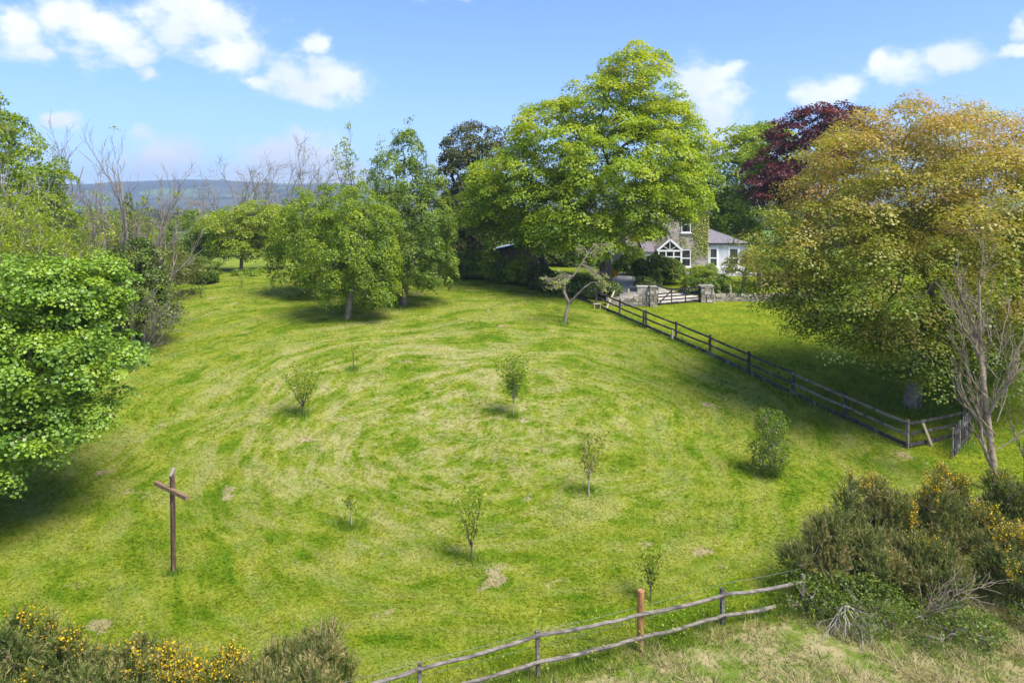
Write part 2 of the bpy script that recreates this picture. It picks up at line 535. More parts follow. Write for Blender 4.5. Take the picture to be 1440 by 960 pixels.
noisy_mat('stake_wood', (0.42, 0.33, 0.20), (0.60, 0.50, 0.34), 8.0, 0.8, (2, 2, 0.4), 0.3, 0.01)
noisy_mat('cross_wood', (0.050, 0.029, 0.018), (0.15, 0.090, 0.054), 7.0, 0.75, (3, 3, 0.5), 0.6, 0.01, (0.25, 0.16, 0.10))
noisy_mat('cross_beam_wood', (0.16, 0.085, 0.042), (0.34, 0.21, 0.115), 7.0, 0.75, (0.6, 3, 3), 0.6, 0.01)
noisy_mat('cut_wood', (0.40, 0.355, 0.295), (0.56, 0.51, 0.44), 9.0, 0.8)
noisy_mat('wire_metal', (0.10, 0.10, 0.095), (0.17, 0.17, 0.16), 4.0, 0.5)
noisy_mat('black_paint', (0.012, 0.012, 0.013), (0.035, 0.035, 0.037), 5.0, 0.5)
noisy_mat('white_paint', (0.72, 0.72, 0.70), (0.82, 0.82, 0.80), 3.0, 0.5, bstr=0.1)
noisy_mat('render_wall', (0.47, 0.475, 0.46), (0.60, 0.60, 0.58), 1.6, 0.85, bstr=0.25, bdist=0.01)
noisy_mat('stone', (0.20, 0.18, 0.15), (0.46, 0.42, 0.35), 2.2, 0.95, (1, 1, 1), 0.8, 0.05, (0.12, 0.115, 0.08))
noisy_mat('gravel', (0.46, 0.405, 0.345), (0.62, 0.56, 0.48), 6.0, 0.95, (1, 1, 1), 0.6, 0.03, (0.36, 0.31, 0.26))
noisy_mat('patio_stone', (0.42, 0.40, 0.37), (0.60, 0.58, 0.54), 2.0, 0.9)
noisy_mat('metal_roof', (0.42, 0.46, 0.55), (0.56, 0.60, 0.68), 2.0, 0.4)
noisy_mat('rust_thatch', (0.13, 0.085, 0.06), (0.26, 0.18, 0.13), 6.0, 0.95)
noisy_mat('blue_plastic', (0.02, 0.14, 0.40), (0.03, 0.18, 0.48), 3.0, 0.4)

# rubble masonry with pale mortar
m, t, out = new_mat('house_stone')
v = t.vmath('MULTIPLY', obj_co(t), (1, 1, 1.5))
vn = t.node('ShaderNodeTexVoronoi', feature='F1'); t.link(v, vn.inputs['Vector']); vn.inputs['Scale'].default_value = 3.0
ve = t.node('ShaderNodeTexVoronoi', feature='DISTANCE_TO_EDGE'); t.link(v, ve.inputs['Vector']); ve.inputs['Scale'].default_value = 3.0
rnd = t.sep(vn.outputs['Color'])[0]
col = t.mix(rnd, (0.24, 0.20, 0.155), (0.46, 0.41, 0.34))
jt = t.ramp(ve.outputs['Distance'], 0.08, 0.03)
col = t.mix(jt, col, (0.42, 0.385, 0.33))
principled(t, out, col, 0.95, t.ramp(ve.outputs['Distance'], 0.0, 0.12), 0.6, 0.03)

m, t, out = new_mat('rubble')
ri = t.node('ShaderNodeNewGeometry').outputs['Random Per Island']
nn_ = t.noise(obj_co(t), 7.0, 4, 0.65)
col = t.cramp(ri, [(0.0, (0.16, 0.145, 0.12)), (0.4, (0.28, 0.235, 0.175)), (0.75, (0.41, 0.345, 0.255)), (1.0, (0.48, 0.43, 0.36))])
col = t.mix(t.ramp(nn_, 0.55, 0.75), col, (0.17, 0.17, 0.09))
principled(t, out, col, 0.95, nn_, 0.7, 0.03)

# slate
m, t, out = new_mat('slate')
v = obj_co(t)
br = t.node('ShaderNodeTexBrick'); t.link(t.node('ShaderNodeTexCoord').outputs['UV'], br.inputs['Vector'])
x_, y_, z_ = t.sep(v)
t.link(t.xyz(x_, t.math('MULTIPLY_ADD', z_, 1.6, t.math('MULTIPLY', y_, 0.01)), 0.0), br.inputs['Vector'])
br.inputs['Scale'].default_value = 2.2
br.inputs['Color1'].default_value = (0.19, 0.165, 0.175, 1); br.inputs['Color2'].default_value = (0.25, 0.22, 0.235, 1)
br.inputs['Mortar'].default_value = (0.11, 0.10, 0.105, 1); br.inputs['Mortar Size'].default_value = 0.025
principled(t, out, br.outputs[0], 0.6, br.outputs['Fac'], -0.3, 0.02)

# window glass: dark reflective pane over a dim room
m, t, out = new_mat('glass')
principled(t, out, t.mix(t.ramp(t.noise(obj_co(t), 1.7, 2), 0.4, 0.6), (0.012, 0.014, 0.015), (0.05, 0.05, 0.045)), 0.06, spec=0.6)

# moorland hills with woods and field patches
m, t, out = new_mat('moor')
p_ = pos(t)
n = t.noise(p_, 0.0028, 4, 0.6)
col = t.mix(t.ramp(n, 0.42, 0.58), (0.04, 0.055, 0.03), (0.10, 0.10, 0.055))
nz = t.noise(t.vmath('MULTIPLY', p_, (1, 1, 3)), 0.008, 4, 0.6)
col = t.mix(t.ramp(nz, 0.54, 0.60), col, (0.022, 0.038, 0.02))
col = t.mix(t.ramp(t.noise(t.vmath('ADD', p_, (900, 0, 0)), 0.004, 3, 0.5), 0.6, 0.64), col, (0.12, 0.18, 0.05))
principled(t, out, col, 1.0, spec=0.0)

# ------------------------------------------------------------------ ground and hills
def axis(fine_lo, fine_hi, step, lo, hi, grow=1.18):
    a = list(np.arange(fine_lo, fine_hi + 1e-6, step))
    s = step
    while a[-1] < hi:
        s *= grow; a.append(a[-1] + s)
    s = step
    while a[0] > lo:
        s *= grow; a.insert(0, a[0] - s)
    return np.array(a)


gx = axis(-45, 45, 0.5, -3500, 3500)
gy = axis(6, 72, 0.5, -60, 4200)
X, Y = np.meshgrid(gx, gy)
Z = gz(X, Y)
nx, ny = len(gx), len(gy)
idx = np.arange(nx * ny).reshape(ny, nx)
quads = np.stack([idx[:-1, :-1], idx[:-1, 1:], idx[1:, 1:], idx[1:, :-1]], -1).reshape(-1, 4)
go_ = mesh_np('ground', np.stack([X, Y, Z], -1).reshape(-1, 3), quads, 'soil_grass', smooth=True)
tag(go_, 'mown grass paddock sloping up from the lower fence, with dry curved rows', 'ground', kind='structure')

# hill ridge beyond the fields
hx = np.linspace(-4200, 4200, 170)
hy = np.linspace(1500, 4000, 50)
HX, HY = np.meshgrid(hx, hy)
s = np.clip((HY - 1600) / 1500, 0, 1)
prof = s * s * (3 - 2 * s)
crest = 136 + 20 * np.sin(HX / 900 + 2.1) + 10 * np.sin(HX / 310) + 5 * np.sin(HX / 120 + 1) - 14 * np.clip((HX + 900) / 900, -1.5, 1.5)
gul = 1 - 0.10 * np.abs(np.sin(HX / 140 + HY / 500)) * np.sin(np.pi * s)
HZ = gz(HX, HY) - 3 + prof * crest * gul
ix = np.arange(HX.size).reshape(HX.shape)
hq = np.stack([ix[:-1, :-1], ix[:-1, 1:], ix[1:, 1:], ix[1:, :-1]], -1).reshape(-1, 4)
ho = mesh_np('hills', np.stack([HX, HY, HZ], -1).reshape(-1, 3), hq, 'moor', smooth=True)
tag(ho, 'long blue moorland ridge beyond the fields', 'hills', kind='structure')


def inside(poly, x, y):
    c = np.zeros(np.shape(x), bool)
    n = len(poly)
    for i in range(n):
        x0, y0 = poly[i]; x1, y1 = poly[(i + 1) % n]
        cond = ((y0 > y) != (y1 > y)) & (x < (x1 - x0) * (y - y0) / (y1 - y0 + 1e-12) + x0)
        c ^= cond
    return c


def sheet(name, poly, mat, lift, label, cat, step=0.25):
    xs = np.arange(min(p[0] for p in poly), max(p[0] for p in poly) + step, step)
    ys = np.arange(min(p[1] for p in poly), max(p[1] for p in poly) + step, step)
    A, B = np.meshgrid(xs, ys)
    wob = 0.18 * np.sin(B * 1.9) + 0.12 * np.sin(A * 2.7)
    i2 = np.arange(A.size).reshape(A.shape)
    q = np.stack([i2[:-1, :-1], i2[:-1, 1:], i2[1:, 1:], i2[1:, :-1]], -1).reshape(-1, 4)
    cx = (A + wob)[:-1, :-1].ravel() + step / 2; cy = (B + wob)[:-1, :-1].ravel() + step / 2
    q = q[inside(poly, cx, cy)]
    used, inv = np.unique(q, return_inverse=True)
    V = np.stack([A, B, gz(A, B) + lift], -1).reshape(-1, 3)[used]
    return tag(mesh_np(name, V, inv.reshape(-1, 4), mat, smooth=True), label, cat, kind='structure')


DRIVE = [(9.9, 47.7), (13.5, 48.9), (13.6, 50.6), (11.9, 52.5), (11.9, 62.5), (8.6, 62.5), (7.4, 56), (7.9, 50.5), (8.6, 48.6)]
sheet('driveway', DRIVE, 'gravel', 0.03, 'gravel driveway behind the black gate', 'driveway')
sheet('patio', [(15.2, 60.3), (22.5, 60.3), (22.5, 64.2), (15.2, 64.2)], 'patio_stone', 0.03, 'pale paved patio in front of the white wing', 'patio')


# ------------------------------------------------------------------ leaves, branches, trees
def unit(v):
    return v / np.maximum(np.linalg.norm(v, axis=-1, keepdims=True), 1e-9)


def leaf_quads(Pn, N, size, aspect=0.75, fold=0.18, T=None):
    n = len(Pn)
    if T is None:
        T = rng.normal(size=(n, 3))
    T = unit(T - N * np.sum(T * N, -1, keepdims=True))
    B = np.cross(N, T)
    s = np.asarray(size).reshape(-1, 1)
    V = np.empty((n, 4, 3))
    V[:, 0] = Pn - T * s * 0.5
    V[:, 1] = Pn + B * s * aspect * 0.5 + N * s * fold
    V[:, 2] = Pn + T * s * 0.5
    V[:, 3] = Pn - B * s * aspect * 0.5 + N * s * fold
    return V.reshape(-1, 3), np.arange(n * 4).reshape(-1, 4)


def sample_clumps(L, n, fill=0.2, low=-0.75, rr=(0.8, 1.04)):
    """L: (k,6) lobes cx,cy,cz,rx,ry,rz -> clump centres and outward directions"""
    L = np.asarray(L, float)
    C, R = L[:, :3], L[:, 3:]
    area = R[:, 0] * R[:, 2] + R[:, 0] * R[:, 1] + R[:, 1] * R[:, 2]
    pts, outs = [], []
    while len(pts) < n:
        m_ = n * 2
        k = rng.choice(len(L), m_, p=area / area.sum())
        u = unit(rng.normal(size=(m_, 3)))
        isfill = rng.random(m_) < fill
        r = np.where(isfill, rng.uniform(0.25, 0.75, m_), rng.uniform(rr[0], rr[1], m_))
        p = C[k] + R[k] * u * r[:, None]
        ok = (u[:, 2] > low) | (rng.random(m_) < 0.15)
        q = np.linalg.norm((p[:, None, :] - C[None]) / R[None], axis=-1)
        q[np.arange(m_), k] = 9
        ok &= isfill | (q.min(1) > 0.72)
        o = unit(u / R[k])
        for a, b, c in zip(p, o, ok):
            if c and len(pts) < n:
                pts.append(a); outs.append(b)
    return np.array(pts), np.array(outs)


def crown_leaves(pts, outs, per, rc, size, flat=0.45, upw=0.7, jit=0.45, aspect=0.75, tspread=0.3, tfun=None, droop=0.0):
    n = len(pts)
    cs = rc * rng.uniform(0.6, 1.4, n)
    cnt = np.maximum(3, (per * (cs / rc) ** 2 * rng.uniform(0.7, 1.3, n)).astype(int))
    k = np.repeat(np.arange(n), cnt)
    m_ = len(k)
    nn = unit(outs * (1 - upw) + np.array([0, 0, 1.0]) * upw + rng.normal(size=(n, 3)) * 0.12)
    a = unit(np.cross(nn, rng.normal(size=(n, 3))))
    b = np.cross(nn, a)
    th = rng.uniform(0, 2 * np.pi, m_); rho = np.sqrt(rng.random(m_))
    lump = 1 + 0.25 * np.sin(3 * th + rng.uniform(0, 6, n)[k])
    off = (a[k] * (np.cos(th) * rho * lump)[:, None] + b[k] * (np.sin(th) * rho * lump)[:, None])
    h = flat * (1 - rho ** 2) + rng.normal(size=m_) * 0.13
    pos_ = pts[k] + cs[k][:, None] * (off + nn[k] * h[:, None])
    pos_[:, 2] -= droop * cs[k] * rho ** 2
    N = unit(nn[k] + 0.75 * off + rng.normal(size=(m_, 3)) * jit)
    sz = size * rng.uniform(0.65, 1.35, m_)
    ct = np.clip(rng.normal(0.5, tspread * 0.6, n), 0, 1)
    tint = ct[k] + rng.normal(size=m_) * tspread * 0.5
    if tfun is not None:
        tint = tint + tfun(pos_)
    V, Fq = leaf_quads(pos_, N, sz, aspect)
    return V, Fq, np.clip(tint, 0, 1)


def tubes_np(segs, sides=5):
    """segs: list of (p0, p1, r0, r1) -> vertex / quad arrays"""
    A = np.array([s[0] for s in segs]); B = np.array([s[1] for s in segs])
    r0 = np.array([s[2] for s in segs]); r1 = np.array([s[3] for s in segs])
    T = unit(B - A)
    ref = np.where(np.abs(T[:, 2:3]) > 0.9, np.array([[1.0, 0, 0]]), np.array([[0, 0, 1.0]]))
    S = unit(np.cross(T, ref)); U = np.cross(S, T)
    an = np.arange(sides) * 2 * np.pi / sides
    ring = S[:, None] * np.cos(an)[None, :, None] + U[:, None] * np.sin(an)[None, :, None]
    V = np.concatenate([A[:, None] + ring * r0[:, None, None], B[:, None] + ring * r1[:, None, None]], 1)
    base = np.arange(len(segs))[:, None, None] * (2 * sides)
    j = np.arange(sides)
    q = np.stack([j, (j + 1) % sides, sides + (j + 1) % sides, sides + j], -1)[None]
    return V.reshape(-1, 3), (base + q).reshape(-1, 4)


def skeleton(base, trunk_top, targets, r_trunk, wiggle=0.06, tip=0.012, lean=(0, 0)):
    """branches grown towards every clump; radius follows how many twigs a limb carries"""
    nodes = []; par = []
    b0 = np.array(base, float); t0 = np.array(trunk_top, float)
    H = np.linalg.norm(t0 - b0)
    ns = 7
    for i in range(ns):
        k = i / (ns - 1)
        p = b0 * (1 - k) + t0 * k + np.array([math.sin(k * 4) * lean[0], math.cos(k * 3) * lean[1] - lean[1], 0]) * k
        nodes.append(p); par.append(i - 1)
    plen = [H * i / (ns - 1) for i in range(ns)]
    start = 3
    order = np.argsort(np.linalg.norm(targets - t0, axis=1))
    NA = np.array(nodes)
    for oi in order:
        tg = targets[oi]
        dv = tg - NA
        dist = np.linalg.norm(dv, axis=1)
        cost = dist + 0.12 * np.array(plen) + np.where(dv[:, 2] < -0.2 * dist, dist * 0.5, 0)
        cost[:start] += 50
        j = int(np.argmin(cost))
        a = NA[j]; L = dist[j]
        seg = 2 if L < 1.2 else 3
        prev = j
        side = unit(rng.normal(size=3)) * L * wiggle
        for s_ in range(1, seg + 1):
            k = s_ / seg
            p = a + (tg - a) * k + side * math.sin(k * math.pi) + np.array([0, 0, 0.10 * L * math.sin(k * math.pi)])
            nodes.append(p); par.append(prev); plen.append(plen[prev] + L / seg)
            prev = len(nodes) - 1
        NA = np.array(nodes)
    cnt = np.zeros(len(nodes))
    leafn = np.ones(len(nodes))
    for i in range(len(nodes) - 1, -1, -1):
        cnt[i] = max(cnt[i], 1)
        if par[i] >= 0:
            cnt[par[i]] += cnt[i]
    rr = tip * cnt ** 0.5
    rr = np.minimum(rr * (r_trunk * 0.85 / max(rr[ns - 1], 1e-6)) ** (np.log(np.maximum(cnt, 1)) / np.log(max(cnt[ns - 1], 2))), r_trunk)
    for i in range(ns):
        k = i / (ns - 1)
        rr[i] = r_trunk * (1.18 if i == 0 else 1.06 - 0.2 * k)
    trunk = [(nodes[par[i]], nodes[i], rr[par[i]], rr[i]) for i in range(1, ns)]
    limbs = [(nodes[par[i]], nodes[i], min(rr[par[i]], rr[i] * 1.6 + 0.004), rr[i]) for i in range(ns, len(nodes))]
    return trunk, limbs


def place(base):
    """pixel pair of a trunk's foot -> ground point; or an (x, y) in metres given as ('m', x, y)"""
    if base[0] == 'm':
        x, y = base[1], base[2]
    else:
        x, y = ground_at(*base)
    return np.array([x, y, float(gz(x, y))])


def tree(name, label, base, lobes, mat, n=200, per=60, rc=0.8, size=0.2, trunk_r=0.25, fork=0.3, bark='bark', group=None, cat='tree',
         fill=0.2, low=-0.75, limb_n=260, crown_name='crown', depth=None, rr=(0.78, 1.07), **kw):
    b = place(base)
    d0 = b[1] if depth is None else depth
    root = empty(name, b, label, cat, group)
    L = []
    for lb in lobes:
        px, py, rx, ry = lb[:4]
        dd = lb[4] if len(lb) > 4 else 0.0
        d = d0 + dd
        c = P(px, py, d)
        rxm = rx / F * d; rzm = ry / F * d
        rd = lb[5] if len(lb) > 5 else rxm
        L.append([*(c - b), rxm, rd, rzm])
    pts, outs = sample_clumps(L, n, fill, low, rr)
    V, Fq, ti = crown_leaves(pts, outs, per, rc, size, **kw)
    cr = mesh_np(crown_name, V, Fq, mat, root, ti)
    cr['kind'] = 'stuff'
    La = np.array(L)
    wgt = La[:, 3] * La[:, 5]
    cen = (La[:, :3] * wgt[:, None]).sum(0) / wgt.sum()
    top = La[:, 2] + La[:, 5]
    H = top.max()
    tt = np.array([cen[0] * 0.45, cen[1] * 0.45, H * fork])
    tg = pts - outs * rc * 0.35
    if len(tg) > limb_n:
        tg = tg[rng.choice(len(tg), limb_n, replace=False)]
    tr_, lm = skeleton((0, 0, -0.15), tt, tg, trunk_r)
    V, Fq = tubes_np(tr_, 10)
    mesh_np('trunk', V, Fq, bark, root, smooth=True)
    V, Fq = tubes_np(lm, 5)
    mesh_np('branches', V, Fq, bark, root, smooth=True)
    return root


def bare_segs(origin, direction, length, radius, levels, spread=0.5, up=0.25, kids=4, ratio=0.62, rmin=0.006, out=None, tips=None, segs=5, wob=0.13):
    if out is None: out = []
    p = np.array(origin, float); dvec = unit(np.array(direction, float))
    r = radius
    pts = [(p.copy(), dvec.copy(), r)]
    for i in range(segs):
        dvec = unit(dvec + rng.normal(size=3) * wob + np.array([0, 0, up * 0.3]))
        q = p + dvec * length / segs
        r2 = max(radius * (1 - 0.75 * (i + 1) / segs), rmin)
        out.append((p.copy(), q.copy(), r, r2))
        p, r = q, r2
        pts.append((p.copy(), dvec.copy(), r))
    if tips is not None: tips.append(p.copy())
    if levels > 0:
        for j in range(kids):
            k = 1 + int((segs - 1) * (0.1 + 0.9 * (j + rng.random() * 0.8) / kids))
            k = min(k, segs)
            o, dv, rr = pts[k]
            side = unit(np.cross(dv, rng.normal(size=3)))
            nd = unit(dv + side * spread * rng.uniform(0.7, 1.3) + np.array([0, 0, up * 0.4]))
            bare_segs(o, nd, length * ratio * rng.uniform(0.75, 1.15), max(rr * 0.72, rmin), levels - 1, spread, up, kids, ratio, rmin, out, tips, max(3, segs - 1))
    return out


def bare_tree(name, label, base, height, stems, radius, levels=3, spread=0.5, up=0.25, kids=4, ratio=0.6, bark='twig', lean=0.15, group=None, cat='tree',
              leaves=None, rmin=0.008, ivy=None):
    """stems: list of (dx, dy, tilt_x, tilt_y, height factor)"""
    b = place(base)
    root = empty(name, b, label, cat, group)
    tips = []
    for i, (dx, dy, tx, ty, hf) in enumerate(stems):
        sg = bare_segs((dx, dy, -0.1), (tx, ty, 1), height * hf, radius * (0.6 + 0.4 * hf), levels, spread, up, kids, ratio, rmin, None, tips, 8, 0.05)
        big = sg[:8]; rest = sg[8:]
        V, Fq = tubes_np(big, 8); mesh_np('trunk', V, Fq, bark, root, smooth=True)
        V, Fq = tubes_np(rest, 4); mesh_np('branches', V, Fq, bark, root, smooth=True)
    if leaves is not None:
        mat, frac, per, rc, size = leaves
        T = np.array(tips); T = T[rng.random(len(T)) < frac]
        outs = unit(rng.normal(size=T.shape) + np.array([0, 0, 0.6]))
        V, Fq, ti = crown_leaves(T, outs, per, rc, size, flat=0.6, upw=0.4, jit=0.7)
        mesh_np('crown', V, Fq, mat, root, ti)['kind'] = 'stuff'
    return root


def shrub(name, label, base, lobes, mat, n, per, rc, size, bark='twig', group=None, cat='shrub', depth=None, limb=80, **kw):
    return tree(name, label, base, lobes, mat, n, per, rc, size, 0.05, 0.12, bark, group, cat, limb_n=limb, crown_name='foliage', depth=depth, **kw)


def SC(x): return 0.12 * (x[:, 2] * 0)


SYC = 'sycamores'
# great sycamore by the drive
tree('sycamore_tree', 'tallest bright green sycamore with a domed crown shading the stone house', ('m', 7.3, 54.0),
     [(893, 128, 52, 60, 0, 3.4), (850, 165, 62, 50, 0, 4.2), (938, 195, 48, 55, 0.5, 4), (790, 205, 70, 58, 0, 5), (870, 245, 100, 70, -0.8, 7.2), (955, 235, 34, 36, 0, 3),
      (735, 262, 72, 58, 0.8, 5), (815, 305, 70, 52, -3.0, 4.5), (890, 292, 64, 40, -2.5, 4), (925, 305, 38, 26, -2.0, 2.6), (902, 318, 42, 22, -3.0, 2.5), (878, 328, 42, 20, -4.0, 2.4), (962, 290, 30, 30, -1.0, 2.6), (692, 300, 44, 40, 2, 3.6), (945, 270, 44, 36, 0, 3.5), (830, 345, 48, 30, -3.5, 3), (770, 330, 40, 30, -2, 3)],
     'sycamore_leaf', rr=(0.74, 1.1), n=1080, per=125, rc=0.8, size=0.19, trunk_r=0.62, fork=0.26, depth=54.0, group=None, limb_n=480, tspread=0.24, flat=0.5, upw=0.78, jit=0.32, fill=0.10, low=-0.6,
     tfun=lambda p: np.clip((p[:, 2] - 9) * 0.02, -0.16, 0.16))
tree('sycamore_tree', 'shaded sycamore with dark trunk between the hedge and the tallest sycamore', ('m', 3.2, 58.5),
     [(720, 285, 55, 45, 0, 3.5), (765, 320, 55, 40, 0, 3.5), (700, 320, 35, 30, 0, 2.5)], 'hawthorn_leaf', n=170, per=90, rc=0.95, size=0.24, trunk_r=0.34, fork=0.3, depth=58.5)
# holm oak behind
tree('holm_oak', 'dark olive evergreen oak behind the paddock trees', ('m', -4.2, 66.0),
     [(658, 210, 32, 36), (650, 255, 34, 40), (668, 290, 40, 45), (645, 330, 34, 38), (690, 250, 30, 60)], 'holm_leaf', n=260, per=110, rc=0.8, size=0.2, trunk_r=0.4, fork=0.25, depth=66, fill=0.25)
# trees behind the house
tree('lime_tree', 'round light green tree rising behind the white wing', ('m', 27, 84.0),
     [(1040, 245, 62, 60, 0, 5), (1010, 275, 40, 55, 0, 4), (1075, 225, 40, 42, 0, 4), (1020, 310, 45, 40), (1075, 290, 45, 50)], 'sycamore_leaf', n=330, per=100, rc=1.25, size=0.32, trunk_r=0.4, fork=0.2, depth=84)
tree('copper_beech', 'dark purple copper beech behind the golden beech', ('m', 33, 76.0),
     [(1150, 195, 62, 45, 0, 4.5), (1110, 240, 55, 38, 0, 4), (1185, 185, 45, 38, 0, 4), (1085, 270, 45, 25, 0, 3.5), (1160, 270, 70, 50, 0, 5)], 'copper_leaf', n=330, per=110, rc=1.0, size=0.26, trunk_r=0.45, fork=0.2, depth=76, flat=0.25, upw=0.75)
# big beech on the house lawn
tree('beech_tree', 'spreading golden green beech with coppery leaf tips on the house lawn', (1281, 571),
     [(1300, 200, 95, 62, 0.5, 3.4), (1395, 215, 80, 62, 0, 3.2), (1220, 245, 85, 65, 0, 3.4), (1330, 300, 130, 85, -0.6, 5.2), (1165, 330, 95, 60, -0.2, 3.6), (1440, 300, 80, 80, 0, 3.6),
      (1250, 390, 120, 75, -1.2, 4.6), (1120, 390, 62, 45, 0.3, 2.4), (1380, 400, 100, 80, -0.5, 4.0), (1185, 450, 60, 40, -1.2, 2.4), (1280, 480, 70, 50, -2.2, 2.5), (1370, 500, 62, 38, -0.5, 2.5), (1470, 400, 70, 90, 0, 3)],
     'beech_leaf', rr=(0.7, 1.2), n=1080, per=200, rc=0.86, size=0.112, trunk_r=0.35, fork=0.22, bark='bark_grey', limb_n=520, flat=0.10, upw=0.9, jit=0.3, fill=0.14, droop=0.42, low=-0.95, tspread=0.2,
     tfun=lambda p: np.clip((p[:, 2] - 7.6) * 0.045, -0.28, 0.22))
# near maple at the paddock edge
tree('sycamore_tree', 'broad low sycamore with large layered leaves at the paddock edge near the cross', ('m', -19.5, 22.5),
     [(40, 420, 110, 62, 0, 3), (110, 400, 62, 40, 0.4, 1.8), (60, 500, 115, 55, -0.6, 2.8), (130, 500, 58, 34, -0.4, 1.4), (20, 590, 100, 50, -1.2, 2.4), (105, 575, 62, 32, -0.6, 1.4), (-10, 650, 55, 42, -2.0, 1.4), (-90, 480, 120, 130, 0, 3.4), (-60, 640, 90, 60, -1, 2.2)],
     'maple_leaf', rr=(0.7, 1.14), n=880, per=135, rc=0.48, size=0.10, trunk_r=0.34, fork=0.3, depth=22.5, limb_n=420, flat=0.22, upw=0.85, aspect=0.95, jit=0.4, fill=0.3, low=-0.9, droop=0.3, bark='bark_grey', tspread=0.3)

# pair of hawthorns and the pear in the paddock
tree('hawthorn_tree', 'bushy green tree with drooping twigs and pale leaning trunk, frontmost of the paddock trio', (488, 449),
     [(505, 310, 42, 50, 0, 2), (480, 345, 50, 55, -0.3, 2.2), (520, 370, 40, 50, -0.3, 1.8), (465, 390, 36, 30, -0.2, 1.5), (532, 405, 28, 28, -0.3, 1.2), (540, 330, 26, 40, 0, 1.4)],
     'hawthorn_leaf', n=480, per=80, rc=0.42, size=0.12, trunk_r=0.2, fork=0.22, bark='twig', flat=0.3, upw=0.55, droop=0.5, low=-0.95, tspread=0.3)
tree('hawthorn_tree', 'bushy green tree with lower rounded crown overlapping the frontmost paddock tree', (443, 418),
     [(440, 300, 40, 42, 0, 2), (420, 330, 38, 48, 0, 2), (450, 360, 50, 45, 0, 2.3), (412, 372, 30, 30, 0, 1.5), (475, 290, 35, 32, 0.3, 1.8)],
     'hawthorn_leaf', n=380, per=80, rc=0.45, size=0.13, trunk_r=0.17, fork=0.22, flat=0.3, upw=0.55, droop=0.5, low=-0.9, tspread=0.3)
tree('pear_tree', 'tall grey green tree with upright pointed crown and dark trunk in the paddock', (567, 430),
     [(572, 220, 24, 36, 0, 1.2), (580, 262, 36, 42, 0, 1.8), (595, 315, 46, 50, 0, 2.3), (575, 355, 58, 45, -0.2, 2.4), (560, 300, 26, 45, 0, 1.6), (612, 375, 34, 32, 0, 1.6), (535, 375, 30, 34, 0, 1.5), (548, 250, 26, 40, 0, 1.4), (608, 285, 30, 40, 0, 1.6)],
     'pear_leaf', n=600, per=80, rc=0.42, size=0.12, trunk_r=0.25, fork=0.2, flat=0.4, upw=0.35, droop=0.3, low=-0.9, tspread=0.3)
bare_tree('ash_tree', 'thin half leafed ash showing sky between its stems behind the paddock trio', ('m', -12.0, 57.0), 10.6,
          [(0, 0, -0.12, 0, 1.0), (0.3, 0.2, 0.10, 0, 0.95), (-0.3, 0, -0.28, 0, 0.85)], 0.1, 2, 0.35, 0.5, 6, 0.42, leaves=('fresh_leaf', 0.9, 22, 0.35, 0.15))

# far corner of the paddock
tree('orchard_tree', 'low yellow green orchard tree with two short trunks beyond the round bush', ('m', -26.0, 65.5),
     [(322, 322, 40, 26, 0, 2.4), (362, 315, 36, 30, 0, 2.4), (340, 345, 52, 22, 0, 2.6)], 'fresh_leaf', n=320, per=60, rc=0.6, size=0.17, trunk_r=0.16, fork=0.3, depth=65.5)
tree('orchard_tree', 'yellow green orchard tree tucked against the rounded paddock tree', ('m', -23.6, 67.0),
     [(388, 320, 34, 32, 0, 2), (375, 350, 30, 20, 0, 2)], 'fresh_leaf', n=200, per=60, rc=0.6, size=0.17, trunk_r=0.15, fork=0.3, depth=67)
tree('orchard_tree', 'grey green twiggy orchard tree beside the far boundary', ('m', -32.3, 67.0),
     [(268, 330, 36, 30, 0, 2), (245, 352, 32, 22, 0, 2), (292, 342, 28, 26, 0, 2)], 'pear_leaf', n=270, per=50, rc=0.6, size=0.16, trunk_r=0.15, fork=0.25, depth=67)
shrub('round_bush', 'round olive bush alone on the grass at the far end of the paddock', (290, 398), [(290, 380, 19, 17), (290, 388, 16, 12)], 'shrub_leaf', 110, 60, 0.3, 0.11)
shrub('low_bush', 'low bright green clump under the orchard trees', ('m', -24.0, 61.5), [(352, 385, 22, 7)], 'hawthorn_leaf', 40, 60, 0.35, 0.12, depth=61.5)
bare_tree('bare_tree', 'wide bare leafless tree spreading above the orchard', ('m', -33.0, 84.0), 9.8,
          [(0, 0, -0.15, 0, 1.0), (0.3, 0, 0.4, 0, 1.0), (-0.3, 0, -0.65, 0, 1.0), (0.1, 0.2, 0.12, 0, 1.05), (0.2, 0.2, 0.9, 0, 0.9), (-0.3, 0.2, -1.1, 0, 0.85)], 0.16, 3, 0.75, 0.0, 6, 0.5, rmin=0.013)
bare_tree('bare_tree', 'slim bare leafless tree standing above the rounded paddock tree', ('m', -25.3, 86.0), 11.5,
          [(0, 0, 0.02, 0, 1.0), (0.2, 0, 0.3, 0, 0.9), (-0.2, 0, -0.35, 0, 0.9)], 0.15, 3, 0.7, 0.05, 6, 0.48, rmin=0.013)

